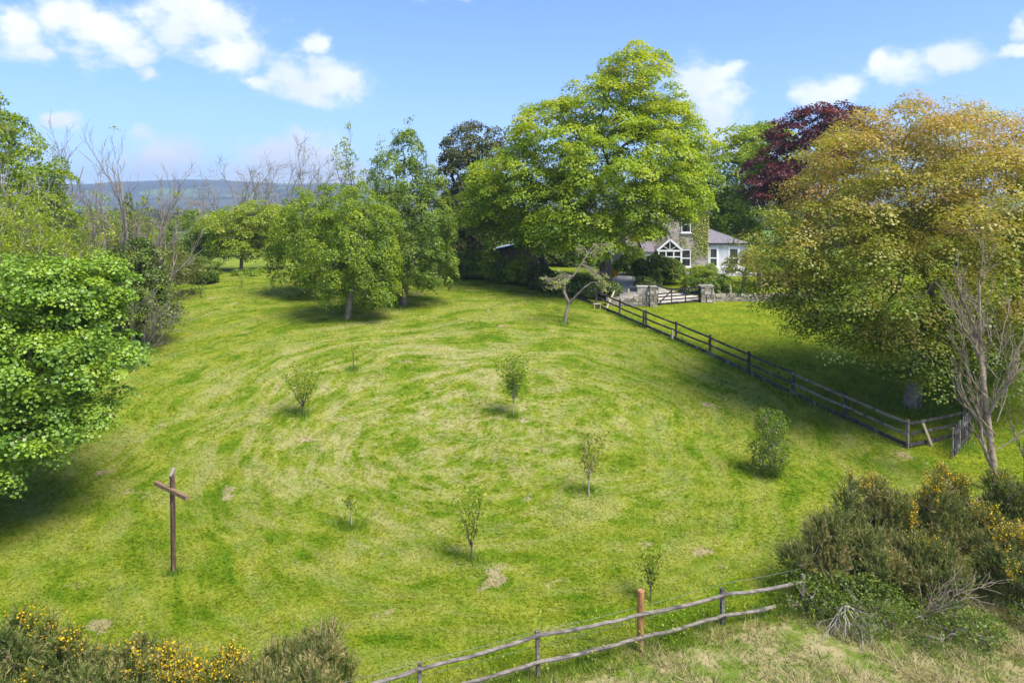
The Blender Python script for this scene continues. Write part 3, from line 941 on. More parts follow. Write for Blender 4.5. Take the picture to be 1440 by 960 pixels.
# boundary thicket on the low side
ash_group = 'half leafed young ashes in the boundary thicket'
bt = bare_tree('ivy_clad_tree', 'bare multi-stemmed tree with dark ivy climbing its tallest stem', (180, 480), 8.8,
               [(0, 0, 0.0, 0, 1.08), (0.5, 0.2, 0.10, 0, 0.95), (-0.6, 0.1, -0.12, 0, 1.0), (0.9, 0, 0.25, 0, 0.85), (-1.2, 0.3, -0.2, 0, 0.95), (1.1, 0.3, 0.42, 0, 0.6), (0.4, -0.3, 0.32, -0.1, 0.7)],
               0.13, 3, 0.5, 0.35, 5, 0.46, rmin=0.008, leaves=('fresh_leaf', 0.05, 10, 0.22, 0.11))
k = rng.random(3600); th = rng.uniform(0, 2 * np.pi, 3600)
stem = rng.integers(0, 3, 3600)
zt = np.where(stem == 0, k * 8.6, np.where(stem == 1, k * 6.0, k * 5.0))
rad = 0.17 + 0.28 * (1 - zt / 9.5) * rng.random(3600) + 0.05 * np.sin(zt * 5)
ip = np.stack([np.where(stem == 0, 0.0, np.where(stem == 1, 0.5 + zt * 0.09, -0.6 - zt * 0.1)) + np.cos(th) * rad, np.where(stem == 0, 0, 0.15) + np.sin(th) * rad, zt], -1)
V, Fq = leaf_quads(ip, unit(np.stack([np.cos(th), np.sin(th), 0.5 + 0 * th], -1) + rng.normal(size=(3600, 3)) * 0.4), rng.uniform(0.09, 0.16, 3600))
mesh_np('ivy', V, Fq, 'ivy_leaf', bt, rng.random(3600))['kind'] = 'stuff'
shrub('ivy_bush', 'dark twiggy ivy mound round the foot of the bare ivy-clad tree', ('m', -21.3, 38.8),
      [(185, 420, 48, 45, 0, 1.8), (215, 440, 32, 32, 0, 1.4), (150, 400, 40, 50, 0, 1.6), (200, 375, 36, 34, 0, 1.4)], 'ivy_leaf', 300, 50, 0.4, 0.13, depth=38.8, limb=160, jit=0.8)
bare_tree('thorn_bush', 'tangle of pale bare twigs leaning out over the grass beside the ivy mound', ('m', -20.6, 37.6), 3.4,
          [(0, 0, 0.9, -0.3, 1.0), (0.2, 0, 0.6, -0.5, 1.0), (-0.3, 0, 0.2, -0.6, 1.0), (0.3, 0.1, 1.3, 0.1, 1.0), (0.2, 0, 1.0, -0.6, 0.8)], 0.05, 2, 0.6, 0.1, 6, 0.5, cat='shrub', rmin=0.008, leaves=('fresh_leaf', 0.15, 8, 0.18, 0.09))
for i, (x, y, h, tilt, lab) in enumerate([
        (-25.0, 37.5, 6.6, -0.15, 'half leafed young ash nearest the ivy-clad tree'),
        (-27.2, 36.0, 6.2, 0.15, 'half leafed young ash with pale forked stems in the middle of the thicket'),
        (-23.6, 35.5, 5.4, 0.2, 'short half leafed young ash rising behind the broad low sycamore'),
        (-23.4, 42.0, 5.6, 0.1, 'half leafed young ash just beyond the ivy mound'),
        (-26.2, 43.5, 6.4, -0.1, 'half leafed young ash among the olive hedge bushes'),
        (-29.3, 39.0, 8.0, -0.05, 'taller half leafed young ash next to the dense green thicket tree')]):
    bare_tree('young_ash', lab, ('m', x, y), h, [(0, 0, tilt, 0, 1.0), (0.4, 0, 0.3 + tilt, 0, 0.85), (-0.3, 0.2, -0.35 + tilt, -0.1, 0.9), (0.2, -0.2, 0.1, -0.25, 0.75)], 0.075, 2, 0.5, 0.3, 6, 0.5, bark='bark_pale',
              leaves=('fresh_leaf', 1.0, 34, 0.42, 0.12), rmin=0.009, group=ash_group)
bare_tree('bare_tree', 'bare slender tree with upswept twigs behind the boundary thicket', ('m', -31.0, 46.0), 10.2,
          [(0, 0, 0.1, 0, 1.0), (0.3, 0, 0.35, 0, 0.9), (-0.3, 0, -0.25, 0, 0.95)], 0.1, 3, 0.5, 0.3, 5, 0.45, rmin=0.011)
tree('thicket_tree', 'dense yellow green tree at the edge of the boundary thicket', ('m', -31.5, 42.5),
     [(18, 205, 32, 34, 0, 1.8), (5, 175, 20, 20, 0, 1.2), (50, 250, 34, 42, 0, 2.0), (15, 290, 42, 50, 0, 2.2), (65, 315, 36, 36, 0, 2.0), (30, 350, 60, 40, 0, 2.4)], 'hawthorn_leaf', n=330, per=55, rc=0.55, size=0.16, trunk_r=0.18, fork=0.25, depth=42.5, low=-0.9, tspread=0.4)
bare_tree('young_sycamore', 'sparsely leafed tall tree standing over the dense thicket tree', ('m', -31.2, 40.0), 10.8,
          [(0, 0, 0.03, 0, 1.0), (-0.4, 0, -0.1, 0, 1.0), (0.5, 0, 0.12, 0, 0.85)], 0.12, 2, 0.4, 0.4, 6, 0.42, leaves=('hawthorn_leaf', 0.9, 26, 0.4, 0.16), rmin=0.01)
for x, y, w_, h_, lab in [(-27, 42, 2.6, 4.2, 'olive hedge bush behind the young ashes'), (-30.5, 47, 2.8, 4.2, 'olive hedge bush behind the dense thicket tree'), (-25.5, 50, 2.6, 3.4, 'olive hedge bush beyond the ivy mound'),
                          (-28.3, 57, 2.0, 1.8, 'brownish hedge bush between the ivy mound and the round bush'), (-34, 62, 2.6, 2.0, 'brownish hedge bush by the twiggy orchard tree')]:
    px = 720 + F * x / y; ph = F / y
    gp = HOR + F * (CAM_Z - float(gz(x, y))) / y
    shrub('hedge_bush', lab, ('m', x, y), [(px, gp - h_ * 0.5 * ph, w_ * ph, h_ * 0.6 * ph), (px + ph, gp - h_ * 0.4 * ph, w_ * 0.8 * ph, h_ * 0.5 * ph)], 'hedge_leaf', 150, 50, 0.45, 0.13, group='bushes along the paddock boundary', depth=y)

# blossoming apple with a crooked trunk
ap = place((793, 455))
root = empty('apple_tree', ap, 'small crooked apple tree with pale blossom and leaning grey trunk', 'tree')
d_ = ap[1]
q = lambda px, py, dd=0.0: P(px, py, d_ + dd) - ap
main = [q(793, 457), q(797, 437), q(800, 427), q(793, 410), q(794, 398), q(806, 388), q(817, 372), q(826, 358), q(834, 345)]
rads = [0.13, 0.10, 0.10, 0.095, 0.085, 0.07, 0.05, 0.035, 0.02]
tr_ = [(main[i], main[i + 1], rads[i], rads[i + 1]) for i in range(8)]
sec = [q(800, 427), q(812, 414, -0.3), q(822, 404, -0.5), q(832, 397, -0.5)]
tr_ += [(sec[i], sec[i + 1], 0.08 - 0.015 * i, 0.065 - 0.015 * i) for i in range(3)]
V, Fq = tubes_np(tr_, 8); mesh_np('trunk', V, Fq, 'twig', root, smooth=True)
sg = []; tips = []
for (o, dv, ln) in [(main[5], (-1, -0.2, 0.35), 1.5), (main[5], (-0.7, 0.7, 0.3), 1.3), (main[6], (1, 0.2, 0.1), 1.7), (main[6], (0.8, -0.6, 0.1), 1.6), (main[7], (0.6, 0.4, 0.6), 1.2), (main[7], (-0.3, 0.2, 0.8), 1.1),
                    (main[8], (0.8, 0, 0.5), 1.0), (sec[3], (1, 0, 0.3), 1.0), (main[5], (-0.9, -0.8, 0.1), 1.3), (main[6], (0.5, 0.9, 0.2), 1.5), (main[4], (-1, 0.1, 0.5), 1.2)]:
    bare_segs(o, dv, ln, 0.035, 2, 0.7, -0.45, 5, 0.5, 0.007, sg, tips, 5)
V, Fq = tubes_np(sg, 4); mesh_np('branches', V, Fq, 'twig', root)
T = np.array(tips)
T = T[rng.random(len(T)) < 0.6]
V, Fq, ti = crown_leaves(T, unit(rng.normal(size=T.shape)), 6, 0.15, 0.06, flat=0.5, jit=0.7)
mesh_np('blossom', V, Fq, 'blossom', root, ti)['kind'] = 'stuff'
T2 = T[rng.random(len(T)) < 0.9]
V, Fq, ti = crown_leaves(T2, unit(rng.normal(size=T2.shape)), 8, 0.18, 0.08, flat=0.5, jit=0.7)
mesh_np('crown', V, Fq, 'fresh_leaf', root, ti)['kind'] = 'stuff'

# bare young ash by the thicket of gorse
ba = bare_tree('bare_ash', 'bare pale ash sapling with scarred trunk standing behind the gorse thicket', (1402, 692), 6.6,
               [(0, 0, 0.0, 0, 1.12)], 0.13, 3, 0.5, 0.45, 8, 0.42, bark='ash_bark', rmin=0.005)
sg = []
for i in range(8):
    z0 = 1.5 + 0.5 * i
    bare_segs((0, 0, z0), ((-1) ** i * (0.95 - 0.06 * i) - 0.2, -0.35 + 0.09 * i, 0.75 + 0.1 * i), 3.2 - 0.14 * i, 0.026, 2, 0.5, 0.22, 5, 0.45, 0.005, sg, None, 7)
V, Fq = tubes_np(sg, 5); mesh_np('branches', V, Fq, 'ash_bark', ba, smooth=True)
bare_tree('bare_ash', 'thin bare stem beside the scarred ash sapling', ('m', 18.0, 24.0), 4.6, [(0, 0, 0.04, 0, 1.0)], 0.07, 2, 0.4, 0.6, 7, 0.45, bark='ash_bark', rmin=0.006)


# ------------------------------------------------------------------ saplings on the grass
def sapling(label, base, hpx, spread_px, stems, mat, nleaf, size, bark='bark', start=0.3, name='sapling', cat='sapling'):
    b = place(base)
    root = empty(name, b, label, cat)
    d = b[1]; H = hpx / F * d; W = spread_px / F * d
    sg = []; tips = []
    sg.append((np.array([0, 0, -0.05]), np.array([0.0, 0, H * start]), 0.03, 0.024))
    V, Fq = tubes_np(sg, 6); mesh_np('trunk', V, Fq, bark, root, smooth=True)
    sg = []; pts = []
    for i in range(stems):
        a = 2 * math.pi * (i + rng.random() * 0.6) / stems
        s_ = rng.uniform(0.2, 1.0)
        tgt = np.array([math.cos(a) * W * s_, math.sin(a) * W * s_, H * (1 - 0.25 * s_ * rng.random())])
        o = np.array([0, 0, H * start * rng.uniform(0.6, 1.0)])
        prev = o
        for j in range(1, 6):
            k = j / 5
            p = o + (tgt - o) * np.array([k ** 0.8, k ** 0.8, k]) + rng.normal(size=3) * 0.02
            sg.append((prev, p, 0.012 * (1.1 - k) + 0.003, 0.012 * (1.0 - k) + 0.003))
            if k > 0.25:
                pts += [prev + (p - prev) * u_ for u_ in rng.random(4)]
            prev = p
    V, Fq = tubes_np(sg, 4); mesh_np('branches', V, Fq, bark, root)
    pts = np.array(pts)
    kk = rng.integers(0, len(pts), nleaf)
    lp = pts[kk] + rng.normal(size=(nleaf, 3)) * size * 0.9
    V, Fq = leaf_quads(lp, unit(rng.normal(size=(nleaf, 3)) + np.array([0, 0, 0.7])), size * rng.uniform(0.6, 1.3, nleaf), 0.5)
    mesh_np('crown', V, Fq, mat, root, rng.random(nleaf))['kind'] = 'stuff'
    return root


sapling('leafy fresh green sapling with straight grey stem in the middle of the mown rows', (722, 586), 86, 30, 11, 'hawthorn_leaf', 1300, 0.13, 'bark_pale', 0.32)
sapling('feathery yellow green sapling with fanned twigs', (426, 585), 78, 34, 14, 'fresh_leaf', 1500, 0.10, 'bark', 0.25)
sapling('bronze leafed sapling with forked pale stem', (828, 697), 86, 26, 5, 'bronze_leaf', 320, 0.12, 'bark_pale', 0.35)
sapling('slim upright sapling with sparse green leaves closest to the tall orange post', (663, 788), 108, 24, 8, 'fresh_leaf', 520, 0.11, 'bark', 0.2)
sapling('spindly little sapling with a tuft of leaves beside the cross', (494, 742), 52, 6, 3, 'fresh_leaf', 170, 0.10, 'bark_pale', 0.5)
sapling('bare whip of a sapling below the paddock trio', (497, 520), 40, 3, 3, 'fresh_leaf', 14, 0.07, 'bark', 0.5)
sapling('yellow green whip sapling behind the tall orange post', (915, 845), 76, 16, 6, 'fresh_leaf', 420, 0.10, 'bark', 0.3)
sapling('tiny sapling at the far end of the paddock near the round bush', (340, 404), 16, 4, 3, 'hawthorn_leaf', 40, 0.12, 'bark', 0.4)
b_ = (1083, 667)
gx0, gy0 = ground_at(*b_)
shrub('upright_bush', 'dense upright olive bush alone on the grass below the dark fence', b_,
      [(1085, 602, 19, 24), (1083, 630, 24, 30), (1081, 650, 17, 16)], 'shrub_leaf', 200, 26, 0.20, 0.06, upw=0.3, jit=0.9, low=-1.0, flat=0.9, limb=120)

# ------------------------------------------------------------------ shrubs by the house and the hedge
shrub('garden_shrub', 'large round green shrub in front of the white porch', ('m', 11.4, 56.0), [(924, 380, 30, 18, 0, 1.6), (944, 382, 17, 14, 0, 1.2), (905, 380, 15, 13, 0, 1)], 'shrub_leaf', 260, 60, 0.36, 0.13, depth=56)
shrub('garden_shrub', 'spreading green shrub behind the black gate beside the stone pillar', ('m', 14.6, 51.5), [(990, 394, 22, 13, 0, 1.2), (1007, 401, 20, 14, 0, 1.1), (975, 403, 17, 10, 0, 1)], 'shrub_leaf', 230, 60, 0.32, 0.12, depth=51.5)
shrub('garden_shrub', 'small dark clipped shrub at the foot of the large round shrub', ('m', 10.3, 52.5), [(906, 398, 11, 8), (915, 402, 9, 6)], 'ivy_leaf', 60, 60, 0.25, 0.1, depth=52.5)
shrub('garden_shrub', 'yellow flowering shrub at the edge of the drive', ('m', 8.45, 58), [(861, 385, 7, 5)], 'gorse_flower', 26, 30, 0.2, 0.1, depth=58)
shrub('garden_shrub', 'leafy shrub against the stone house wall left of the porch drive'.replace(' left of the porch drive', ' beyond the drive'), ('m', 10.6, 61), [(890, 366, 16, 18, 0, 1.0), (876, 375, 12, 12, 0, 0.9)], 'hawthorn_leaf', 110, 55, 0.35, 0.14, depth=61)
shrub('garden_shrub', 'low mixed shrub growing up the stone wall under the ivy', ('m', 16.3, 60.0), [(985, 380, 14, 5), (1000, 378, 7, 6)], 'fresh_leaf', 80, 50, 0.25, 0.1, depth=60)
shrub('garden_shrub', 'dark round shrub beside the drive near the leaning stake', ('m', 6.9, 49.0), [(858, 408, 13, 10)], 'ivy_leaf', 70, 60, 0.28, 0.1, depth=49)
hedge = [(-3.6, 58.5, 1.6, 2.2, 'shrub_leaf', 'green hedge shrub at the end of the hedge below the holm oak'), (-1.9, 57.6, 1.5, 2.3, 'fresh_leaf', 'yellow green hedge shrub next to the leaning black post'),
         (-0.4, 56.4, 1.4, 2.0, 'shrub_leaf', 'green hedge shrub below the shed roof'), (0.9, 55.2, 1.4, 2.1, 'fresh_leaf', 'yellow green hedge shrub with pale stems in mid hedge'),
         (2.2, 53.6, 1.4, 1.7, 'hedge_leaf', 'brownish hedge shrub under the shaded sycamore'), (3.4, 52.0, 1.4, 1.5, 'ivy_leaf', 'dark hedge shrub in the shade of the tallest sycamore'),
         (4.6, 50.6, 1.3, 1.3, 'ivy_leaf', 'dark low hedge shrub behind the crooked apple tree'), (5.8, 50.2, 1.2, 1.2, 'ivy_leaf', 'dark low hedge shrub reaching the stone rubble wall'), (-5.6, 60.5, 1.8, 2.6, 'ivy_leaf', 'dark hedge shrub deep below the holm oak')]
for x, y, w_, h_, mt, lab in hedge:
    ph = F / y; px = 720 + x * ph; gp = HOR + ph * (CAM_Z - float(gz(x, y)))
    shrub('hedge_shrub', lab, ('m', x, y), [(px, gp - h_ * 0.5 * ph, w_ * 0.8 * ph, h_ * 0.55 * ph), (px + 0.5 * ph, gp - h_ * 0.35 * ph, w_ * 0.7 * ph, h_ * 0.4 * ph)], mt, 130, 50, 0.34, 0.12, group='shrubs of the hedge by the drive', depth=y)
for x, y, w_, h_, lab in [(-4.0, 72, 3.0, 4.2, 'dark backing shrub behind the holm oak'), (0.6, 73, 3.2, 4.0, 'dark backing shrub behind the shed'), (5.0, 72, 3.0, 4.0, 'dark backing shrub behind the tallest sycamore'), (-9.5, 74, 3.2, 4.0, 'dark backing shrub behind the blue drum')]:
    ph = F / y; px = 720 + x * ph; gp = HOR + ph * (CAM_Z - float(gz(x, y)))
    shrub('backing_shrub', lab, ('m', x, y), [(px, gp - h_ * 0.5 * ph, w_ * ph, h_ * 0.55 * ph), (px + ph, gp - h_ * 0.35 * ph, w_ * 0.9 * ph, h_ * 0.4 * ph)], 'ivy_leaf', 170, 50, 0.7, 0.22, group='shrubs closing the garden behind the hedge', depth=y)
tree('garden_tree', 'small pale blossoming tree on the house lawn near the patio', ('m', 17.4, 51.5), [(1045, 372, 26, 16, 0, 1.3), (1065, 360, 22, 14, 0, 1.2), (1030, 380, 13, 8, 0, 0.8)], 'beech_leaf', n=130, per=35, rc=0.3, size=0.1, trunk_r=0.16, fork=0.4, depth=51.5)
tree('garden_tree', 'small grey stemmed tree behind the blossoming tree on the house lawn', ('m', 19.9, 55.0), [(1068, 368, 20, 14, 0, 1.2)], 'fresh_leaf', n=70, per=35, rc=0.35, size=0.11, trunk_r=0.17, fork=0.45, depth=55, bark='bark_grey')


# ------------------------------------------------------------------ gorse, bramble, dead branches
def gorse(label, centre, radii, shoots, flower=0.0, lobes=3, brown=0.0, name='gorse_bush', group=None):
    """centre: ground x,y ; radii: rx, ry, height"""
    x, y = centre
    b = np.array([x, y, float(gz(x, y))])
    root = empty(name, b, label, 'bush', group)
    L = [[0, 0, radii[2] * 0.30, radii[0] * 0.7, radii[1] * 0.7, radii[2] * 0.34]]
    for i in range(lobes + 11):
        a = rng.uniform(0, 2 * np.pi); q_ = rng.uniform(0.15, 1.15); f_ = rng.uniform(0.13, 0.27)
        L.append([math.cos(a) * radii[0] * q_, math.sin(a) * radii[1] * q_, radii[2] * rng.uniform(0.25, 0.92) * (1.15 - 0.5 * q_), radii[0] * f_, radii[1] * f_, radii[2] * rng.uniform(0.10, 0.24)])
    pts, outs = sample_clumps(L, shoots, 0.15, -0.8)
    pts[:, 2] = np.maximum(pts[:, 2], 0.08)
    ax = unit(outs * 0.55 + np.array([0, 0, 0.75]) + rng.normal(size=outs.shape) * 0.22)
    per = 22
    k = np.repeat(np.arange(shoots), per)
    m_ = len(k)
    ln = rng.uniform(0.16, 0.36, shoots) * np.where(rng.random(shoots) < 0.12, 1.8, 1.0)
    tpos = np.tile(np.linspace(-0.35, 0.8, per), shoots)
    rd = unit(rng.normal(size=(m_, 3)))
    dirs = unit(ax[k] * 0.85 + rd * 0.65)
    A = pts[k] + ax[k] * (ln[k] * tpos)[:, None]
    l2 = rng.uniform(0.05, 0.12, m_)
    S = unit(np.cross(dirs, rng.normal(size=(m_, 3)))) * rng.uniform(0.007, 0.014, m_)[:, None]
    V = np.stack([A - S, A + S, A + dirs * l2[:, None]], 1).reshape(-1, 3)
    ti = np.clip(rng.normal(0.32 + brown * 0.6, 0.2, shoots)[k] + rng.normal(size=m_) * 0.12 + 0.18 * (tpos > 0.5), 0, 1)
    ti = np.clip(ti + 0.16 * np.sin(pts[k, 0] * 2.6 + x) * np.sin(pts[k, 2] * 2.2 + y), 0, 1)
    mesh_np('foliage', V, np.arange(m_ * 3).reshape(-1, 3), 'gorse_spike', root, ti)['kind'] = 'stuff'
    if flower > 0:
        w_ = pts[:, 2] / radii[2] + 0.5 * np.sin(pts[:, 0] * 2.1 + 1) * np.sin(pts[:, 1] * 1.7)
        sel = np.argsort(-w_ - rng.random(shoots) * 0.5)[:int(shoots * flower)]
        k2 = np.repeat(sel, 9)
        fp = pts[k2] + ax[k2] * (ln[k2] * rng.uniform(-0.1, 0.9, len(k2)))[:, None] + rng.normal(size=(len(k2), 3)) * 0.035
        V, Fq = leaf_quads(fp, unit(rng.normal(size=(len(k2), 3)) + np.array([0, -0.3, 0.6])), rng.uniform(0.03, 0.055, len(k2)), 0.8)
        mesh_np('flowers', V, Fq, 'gorse_flower', root, rng.random(len(k2)))['kind'] = 'stuff'
    tg = pts[rng.choice(shoots, min(70, shoots), replace=False)]
    _, lm = skeleton((0, 0, -0.1), (0, 0, radii[2] * 0.2), tg, 0.06)
    V, Fq = tubes_np(lm, 4); mesh_np('branches', V, Fq, 'twig', root)
    return root


gg = 'gorse bushes along the lower fence'
gorse('olive gorse bush with few flowers at the outer end of the gorse row', (-10.3, 14.2), (1.2, 0.9, 1.6), 1500, 0.02, group=gg)
gorse('broad grey green gorse bush next to the end bush of the gorse row', (-8.7, 14.0), (1.15, 0.9, 1.55), 1500, 0.05, group=gg)
gorse('gorse bush with scattered orange yellow flowers in the gorse row', (-7.3, 13.6), (0.95, 0.8, 1.45), 1200, 0.16, group=gg)
gorse('gorse bush covered in bright yellow flowers', (-6.0, 13.4), (0.95, 0.8, 1.4), 1200, 0.4, group=gg)
gorse('tall brownish gorse bush where the lower fence ends', (-4.5, 13.8), (1.35, 1.0, 1.75), 2000, 0.0, brown=0.3, group=gg)
gt = 'gorse bushes of the large thicket'
gorse('brown tipped gorse bush at the edge of the thicket above the fence end', (8.5, 18.2), (1.1, 1.0, 2.2), 1650, 0.01, brown=0.2, group=gt)
gorse('tall gorse bush with dead brown tops on the crest of the thicket', (10.2, 19.6), (1.4, 1.2, 2.4), 1950, 0.03, brown=0.12, group=gt)
gorse('gorse bush with golden flowers at the top of the thicket near the bare ash', (12.6, 20.2), (1.5, 1.2, 2.2), 1950, 0.14, brown=0.12, group=gt)
gorse('green gorse bush below the bare ash trunk', (15.0, 20.6), (1.4, 1.2, 2.0), 1800, 0.05, group=gt)
gorse('dry brown gorse bush in the middle of the thicket with grey twigs', (11.0, 17.9), (1.3, 1.0, 1.75), 1800, 0.02, brown=0.22, group=gt)
gorse('gorse bush with a spray of yellow flowers on the outer slope of the thicket', (13.2, 18.0), (1.3, 1.0, 1.7), 1650, 0.12, brown=0.08, group=gt)

db = place((1195, 893))
root = empty('dead_branch', db, 'pale dead branch lying fanned out in front of the bramble', 'branch')
sg = []
for a_ in (-0.95, -0.55, -0.2, 0.12, 0.45, 0.8):
    bare_segs((0, 0.25, 0.62), (a_, -0.55, -0.25), 0.8, 0.015, 2, 0.55, -0.35, 4, 0.5, 0.005, sg, None, 5)
sg = [(p0_ * [1, 1, 1], p1_, r0_, r1_) for (p0_, p1_, r0_, r1_) in sg if p1_[2] > -0.02]
V, Fq = tubes_np(sg, 5); mesh_np('branches', V, Fq, 'bark_pale', root)
bare_tree('dead_branch', 'grey dead gorse branch sticking out of the thicket', ('m', 9.7, 17.0), 1.7, [(0, 0, 0.9, -0.6, 1.0), (0, 0, 0.6, -0.8, 1.0), (0.1, 0, 1.2, -0.4, 1.0)], 0.022, 2, 0.5, 0.0, 5, 0.5,
          bark='ash_bark', cat='branch', rmin=0.005)
for (x, y, rx, h_, n_, lab) in [(8.6, 16.9, 1.0, 1.0, 200, 'green bramble patch under the thicket beside the fence end'), (7.5, 17.3, 0.7, 0.9, 110, 'bramble sprawling over the last fence rail'),
                                (10.4, 16.3, 1.1, 0.7, 160, 'low green bramble at the foot of the thicket behind the dead branch'), (13.5, 16.7, 1.2, 0.6, 140, 'low bramble under the yellow spray of gorse')]:
    ph = F / y; px = 720 + x * ph; gp = HOR + ph * (CAM_Z - float(gz(x, y)))
    shrub('bramble', lab, ('m', x, y), [(px, gp - h_ * 0.4 * ph, rx * ph, h_ * 0.6 * ph, 0, rx * 0.8), (px + 0.4 * rx * ph, gp - h_ * 0.3 * ph, rx * 0.7 * ph, h_ * 0.5 * ph, 0, rx * 0.7)], 'bramble_leaf', int(n_ * 0.8), 24, 0.24, 0.06, depth=y, cat='bramble', upw=0.6, jit=0.8, limb=70, flat=0.8)

# ------------------------------------------------------------------ lawn blades, rough grass, weeds
def fence_low(x):
    return 14.74 + 0.373 * x


def blades(name, Xs, Ys, hgt, wid, mat, tint, lean=0.5, lie=0.0):
    n = len(Xs)
    A = np.stack([Xs, Ys, gz(Xs, Ys) - 0.005], -1)
    th = rng.uniform(0, 2 * np.pi, n)
    S = np.stack([np.cos(th), np.sin(th), 0 * th], -1) * (wid / 2)[:, None]
    tip = A + np.stack([rng.normal(size=n) * lean * hgt, rng.normal(size=n) * lean * hgt, hgt], -1)
    if lie > 0:
        ll = hgt * lie * rng.uniform(0.6, 1.4, n)
        tip = A + np.stack([-np.sin(th) * ll, np.cos(th) * ll, hgt], -1)
    V = np.stack([A - S, A + S, tip], 1).reshape(-1, 3)
    return mesh_np(name, V, np.arange(n * 3).reshape(-1, 3), mat, None, tint)


N = 430000
dd = 12.5 * (64 / 12.5) ** rng.random(N) ** 1.1
xx = rng.uniform(-0.86, 0.86, N) * dd
keep = ~inside(DRIVE, xx, dd) & ((fence_low(xx) - dd) < 0.4)
xx, dd = xx[keep], dd[keep]
tuft = 0.5 + 0.5 * np.sin(xx * 2.3 + 2 * np.sin(dd * 1.7)) * np.sin(dd * 2.9 + xx)
hh = (0.018 + 0.030 * rng.random(len(xx)) + 0.02 * tuft) * (1 + dd * 0.012)
lg = blades('lawn_grass', xx, dd, hh, 0.0016 * dd + 0.006, 'grass_blade', rng.random(len(xx)), 0.7, 1.8)
tag(lg, 'short mown grass covering the paddock and the house lawn', 'grass', kind='stuff')

N = 140000
xx = rng.uniform(-11, 16, N); yy = rng.uniform(11.0, 21.0, N)
s_ = fence_low(xx) - yy
patch = np.sin(xx * 1.3 + 1.7 * np.sin(yy * 1.1)) * np.sin(yy * 1.9 + 0.8 * xx) + 0.5 * np.sin(xx * 3.7 + yy * 2.9)
pk = np.clip((s_ + 0.35) / 0.8, 0, 1) * np.clip(0.55 + 0.4 * patch, 0.12, 1)
keep = rng.random(N) < pk
xx, yy, patch = xx[keep], yy[keep], patch[keep]
rg = blades('rough_grass', xx, yy, 0.08 + 0.2 * rng.random(len(xx)) * np.clip(0.7 + 0.5 * patch, 0.3, 1.3), rng.uniform(0.012, 0.028, len(xx)), 'rough_blade',
            np.clip(0.54 + 0.28 * patch + rng.normal(size=len(xx)) * 0.22, 0, 1), 0.9)
tag(rg, 'uncut tussocky grass, straw and green, outside the lower fence', 'grass', kind='stuff')

# longer green tufts left round the foot of trunks and posts
TX, TY = [], []
for (px, py, r_, n_) in [(443, 418, 1.0, 1500), (488, 449, 0.6, 700), (567, 430, 0.9, 1300), (722, 586, 0.35, 350), (426, 585, 0.35, 350), (497, 520, 0.4, 300), (828, 690, 0.4, 350), (494, 742, 0.5, 500), (663, 788, 0.4, 300),
                        (1083, 667, 0.6, 700), (793, 455, 0.5, 400), (190, 480, 1.2, 1500), (1281, 571, 1.2, 1500), (1345, 625, 1.0, 1200), (244, 806, 0.3, 260)]:
    x, y = ground_at(px, py)
    a = rng.uniform(0, 2 * np.pi, n_); r2 = r_ * np.abs(rng.normal(size=n_)) * 0.6
    TX.append(x + np.cos(a) * r2); TY.append(y + np.sin(a) * r2)
for i in range(60):                                   # along both fences
    kx = rng.random()
    if i % 2:
        x, y = 15.9 + (7.1 - 15.9) * kx, 27.4 + (45 - 27.4) * kx
    else:
        x = -3.6 + 11 * kx; y = fence_low(x)
    a = rng.normal(size=(120, 2)) * 0.25
    TX.append(x + a[:, 0]); TY.append(y + a[:, 1])
TX = np.concatenate(TX); TY = np.concatenate(TY)
tf = blades('grass_tufts', TX, TY, rng.uniform(0.08, 0.24, len(TX)), 0.012 + 0.0007 * TY, 'weed_leaf', rng.random(len(TX)) * 0.7, 0.5)
tag(tf, 'longer grass left unmown round trunks and along the fences', 'grass', kind='stuff')

# tall weeds along the lower fence
WV = []; WN = []; stalks = []
for i in range(110):
    x = rng.uniform(-3.4, 8.0); y = fence_low(x) + rng.normal() * 0.45 + 0.25
    z = float(gz(x, y)); h = rng.uniform(0.25, 0.85)
    top = np.array([x + rng.normal() * 0.12, y + rng.normal() * 0.12, z + h])
    stalks.append((np.array([x, y, z - 0.03]), top, 0.007, 0.004))
    m_ = int(10 + 26 * h)
    kk = rng.uniform(0.2, 1.0, m_)[:, None]
    WV.append(np.array([x, y, z]) + (top - np.array([x, y, z])) * kk + rng.normal(size=(m_, 3)) * 0.06)
WV = np.concatenate(WV)
V, Fq = leaf_quads(WV, unit(rng.normal(size=WV.shape) + np.array([0, 0, 0.8])), rng.uniform(0.03, 0.075, len(WV)), 0.55)
V2, F2 = tubes_np(stalks, 3)
wo_ = mesh_np('weeds', np.concatenate([V, V2]), np.concatenate([Fq, F2 + len(V)]), 'weed_leaf', None, np.concatenate([rng.random(len(Fq)), np.full(len(F2), 0.4)]))
tag(wo_, 'tall leafy weeds growing through the lower fence', 'weeds', kind='stuff')

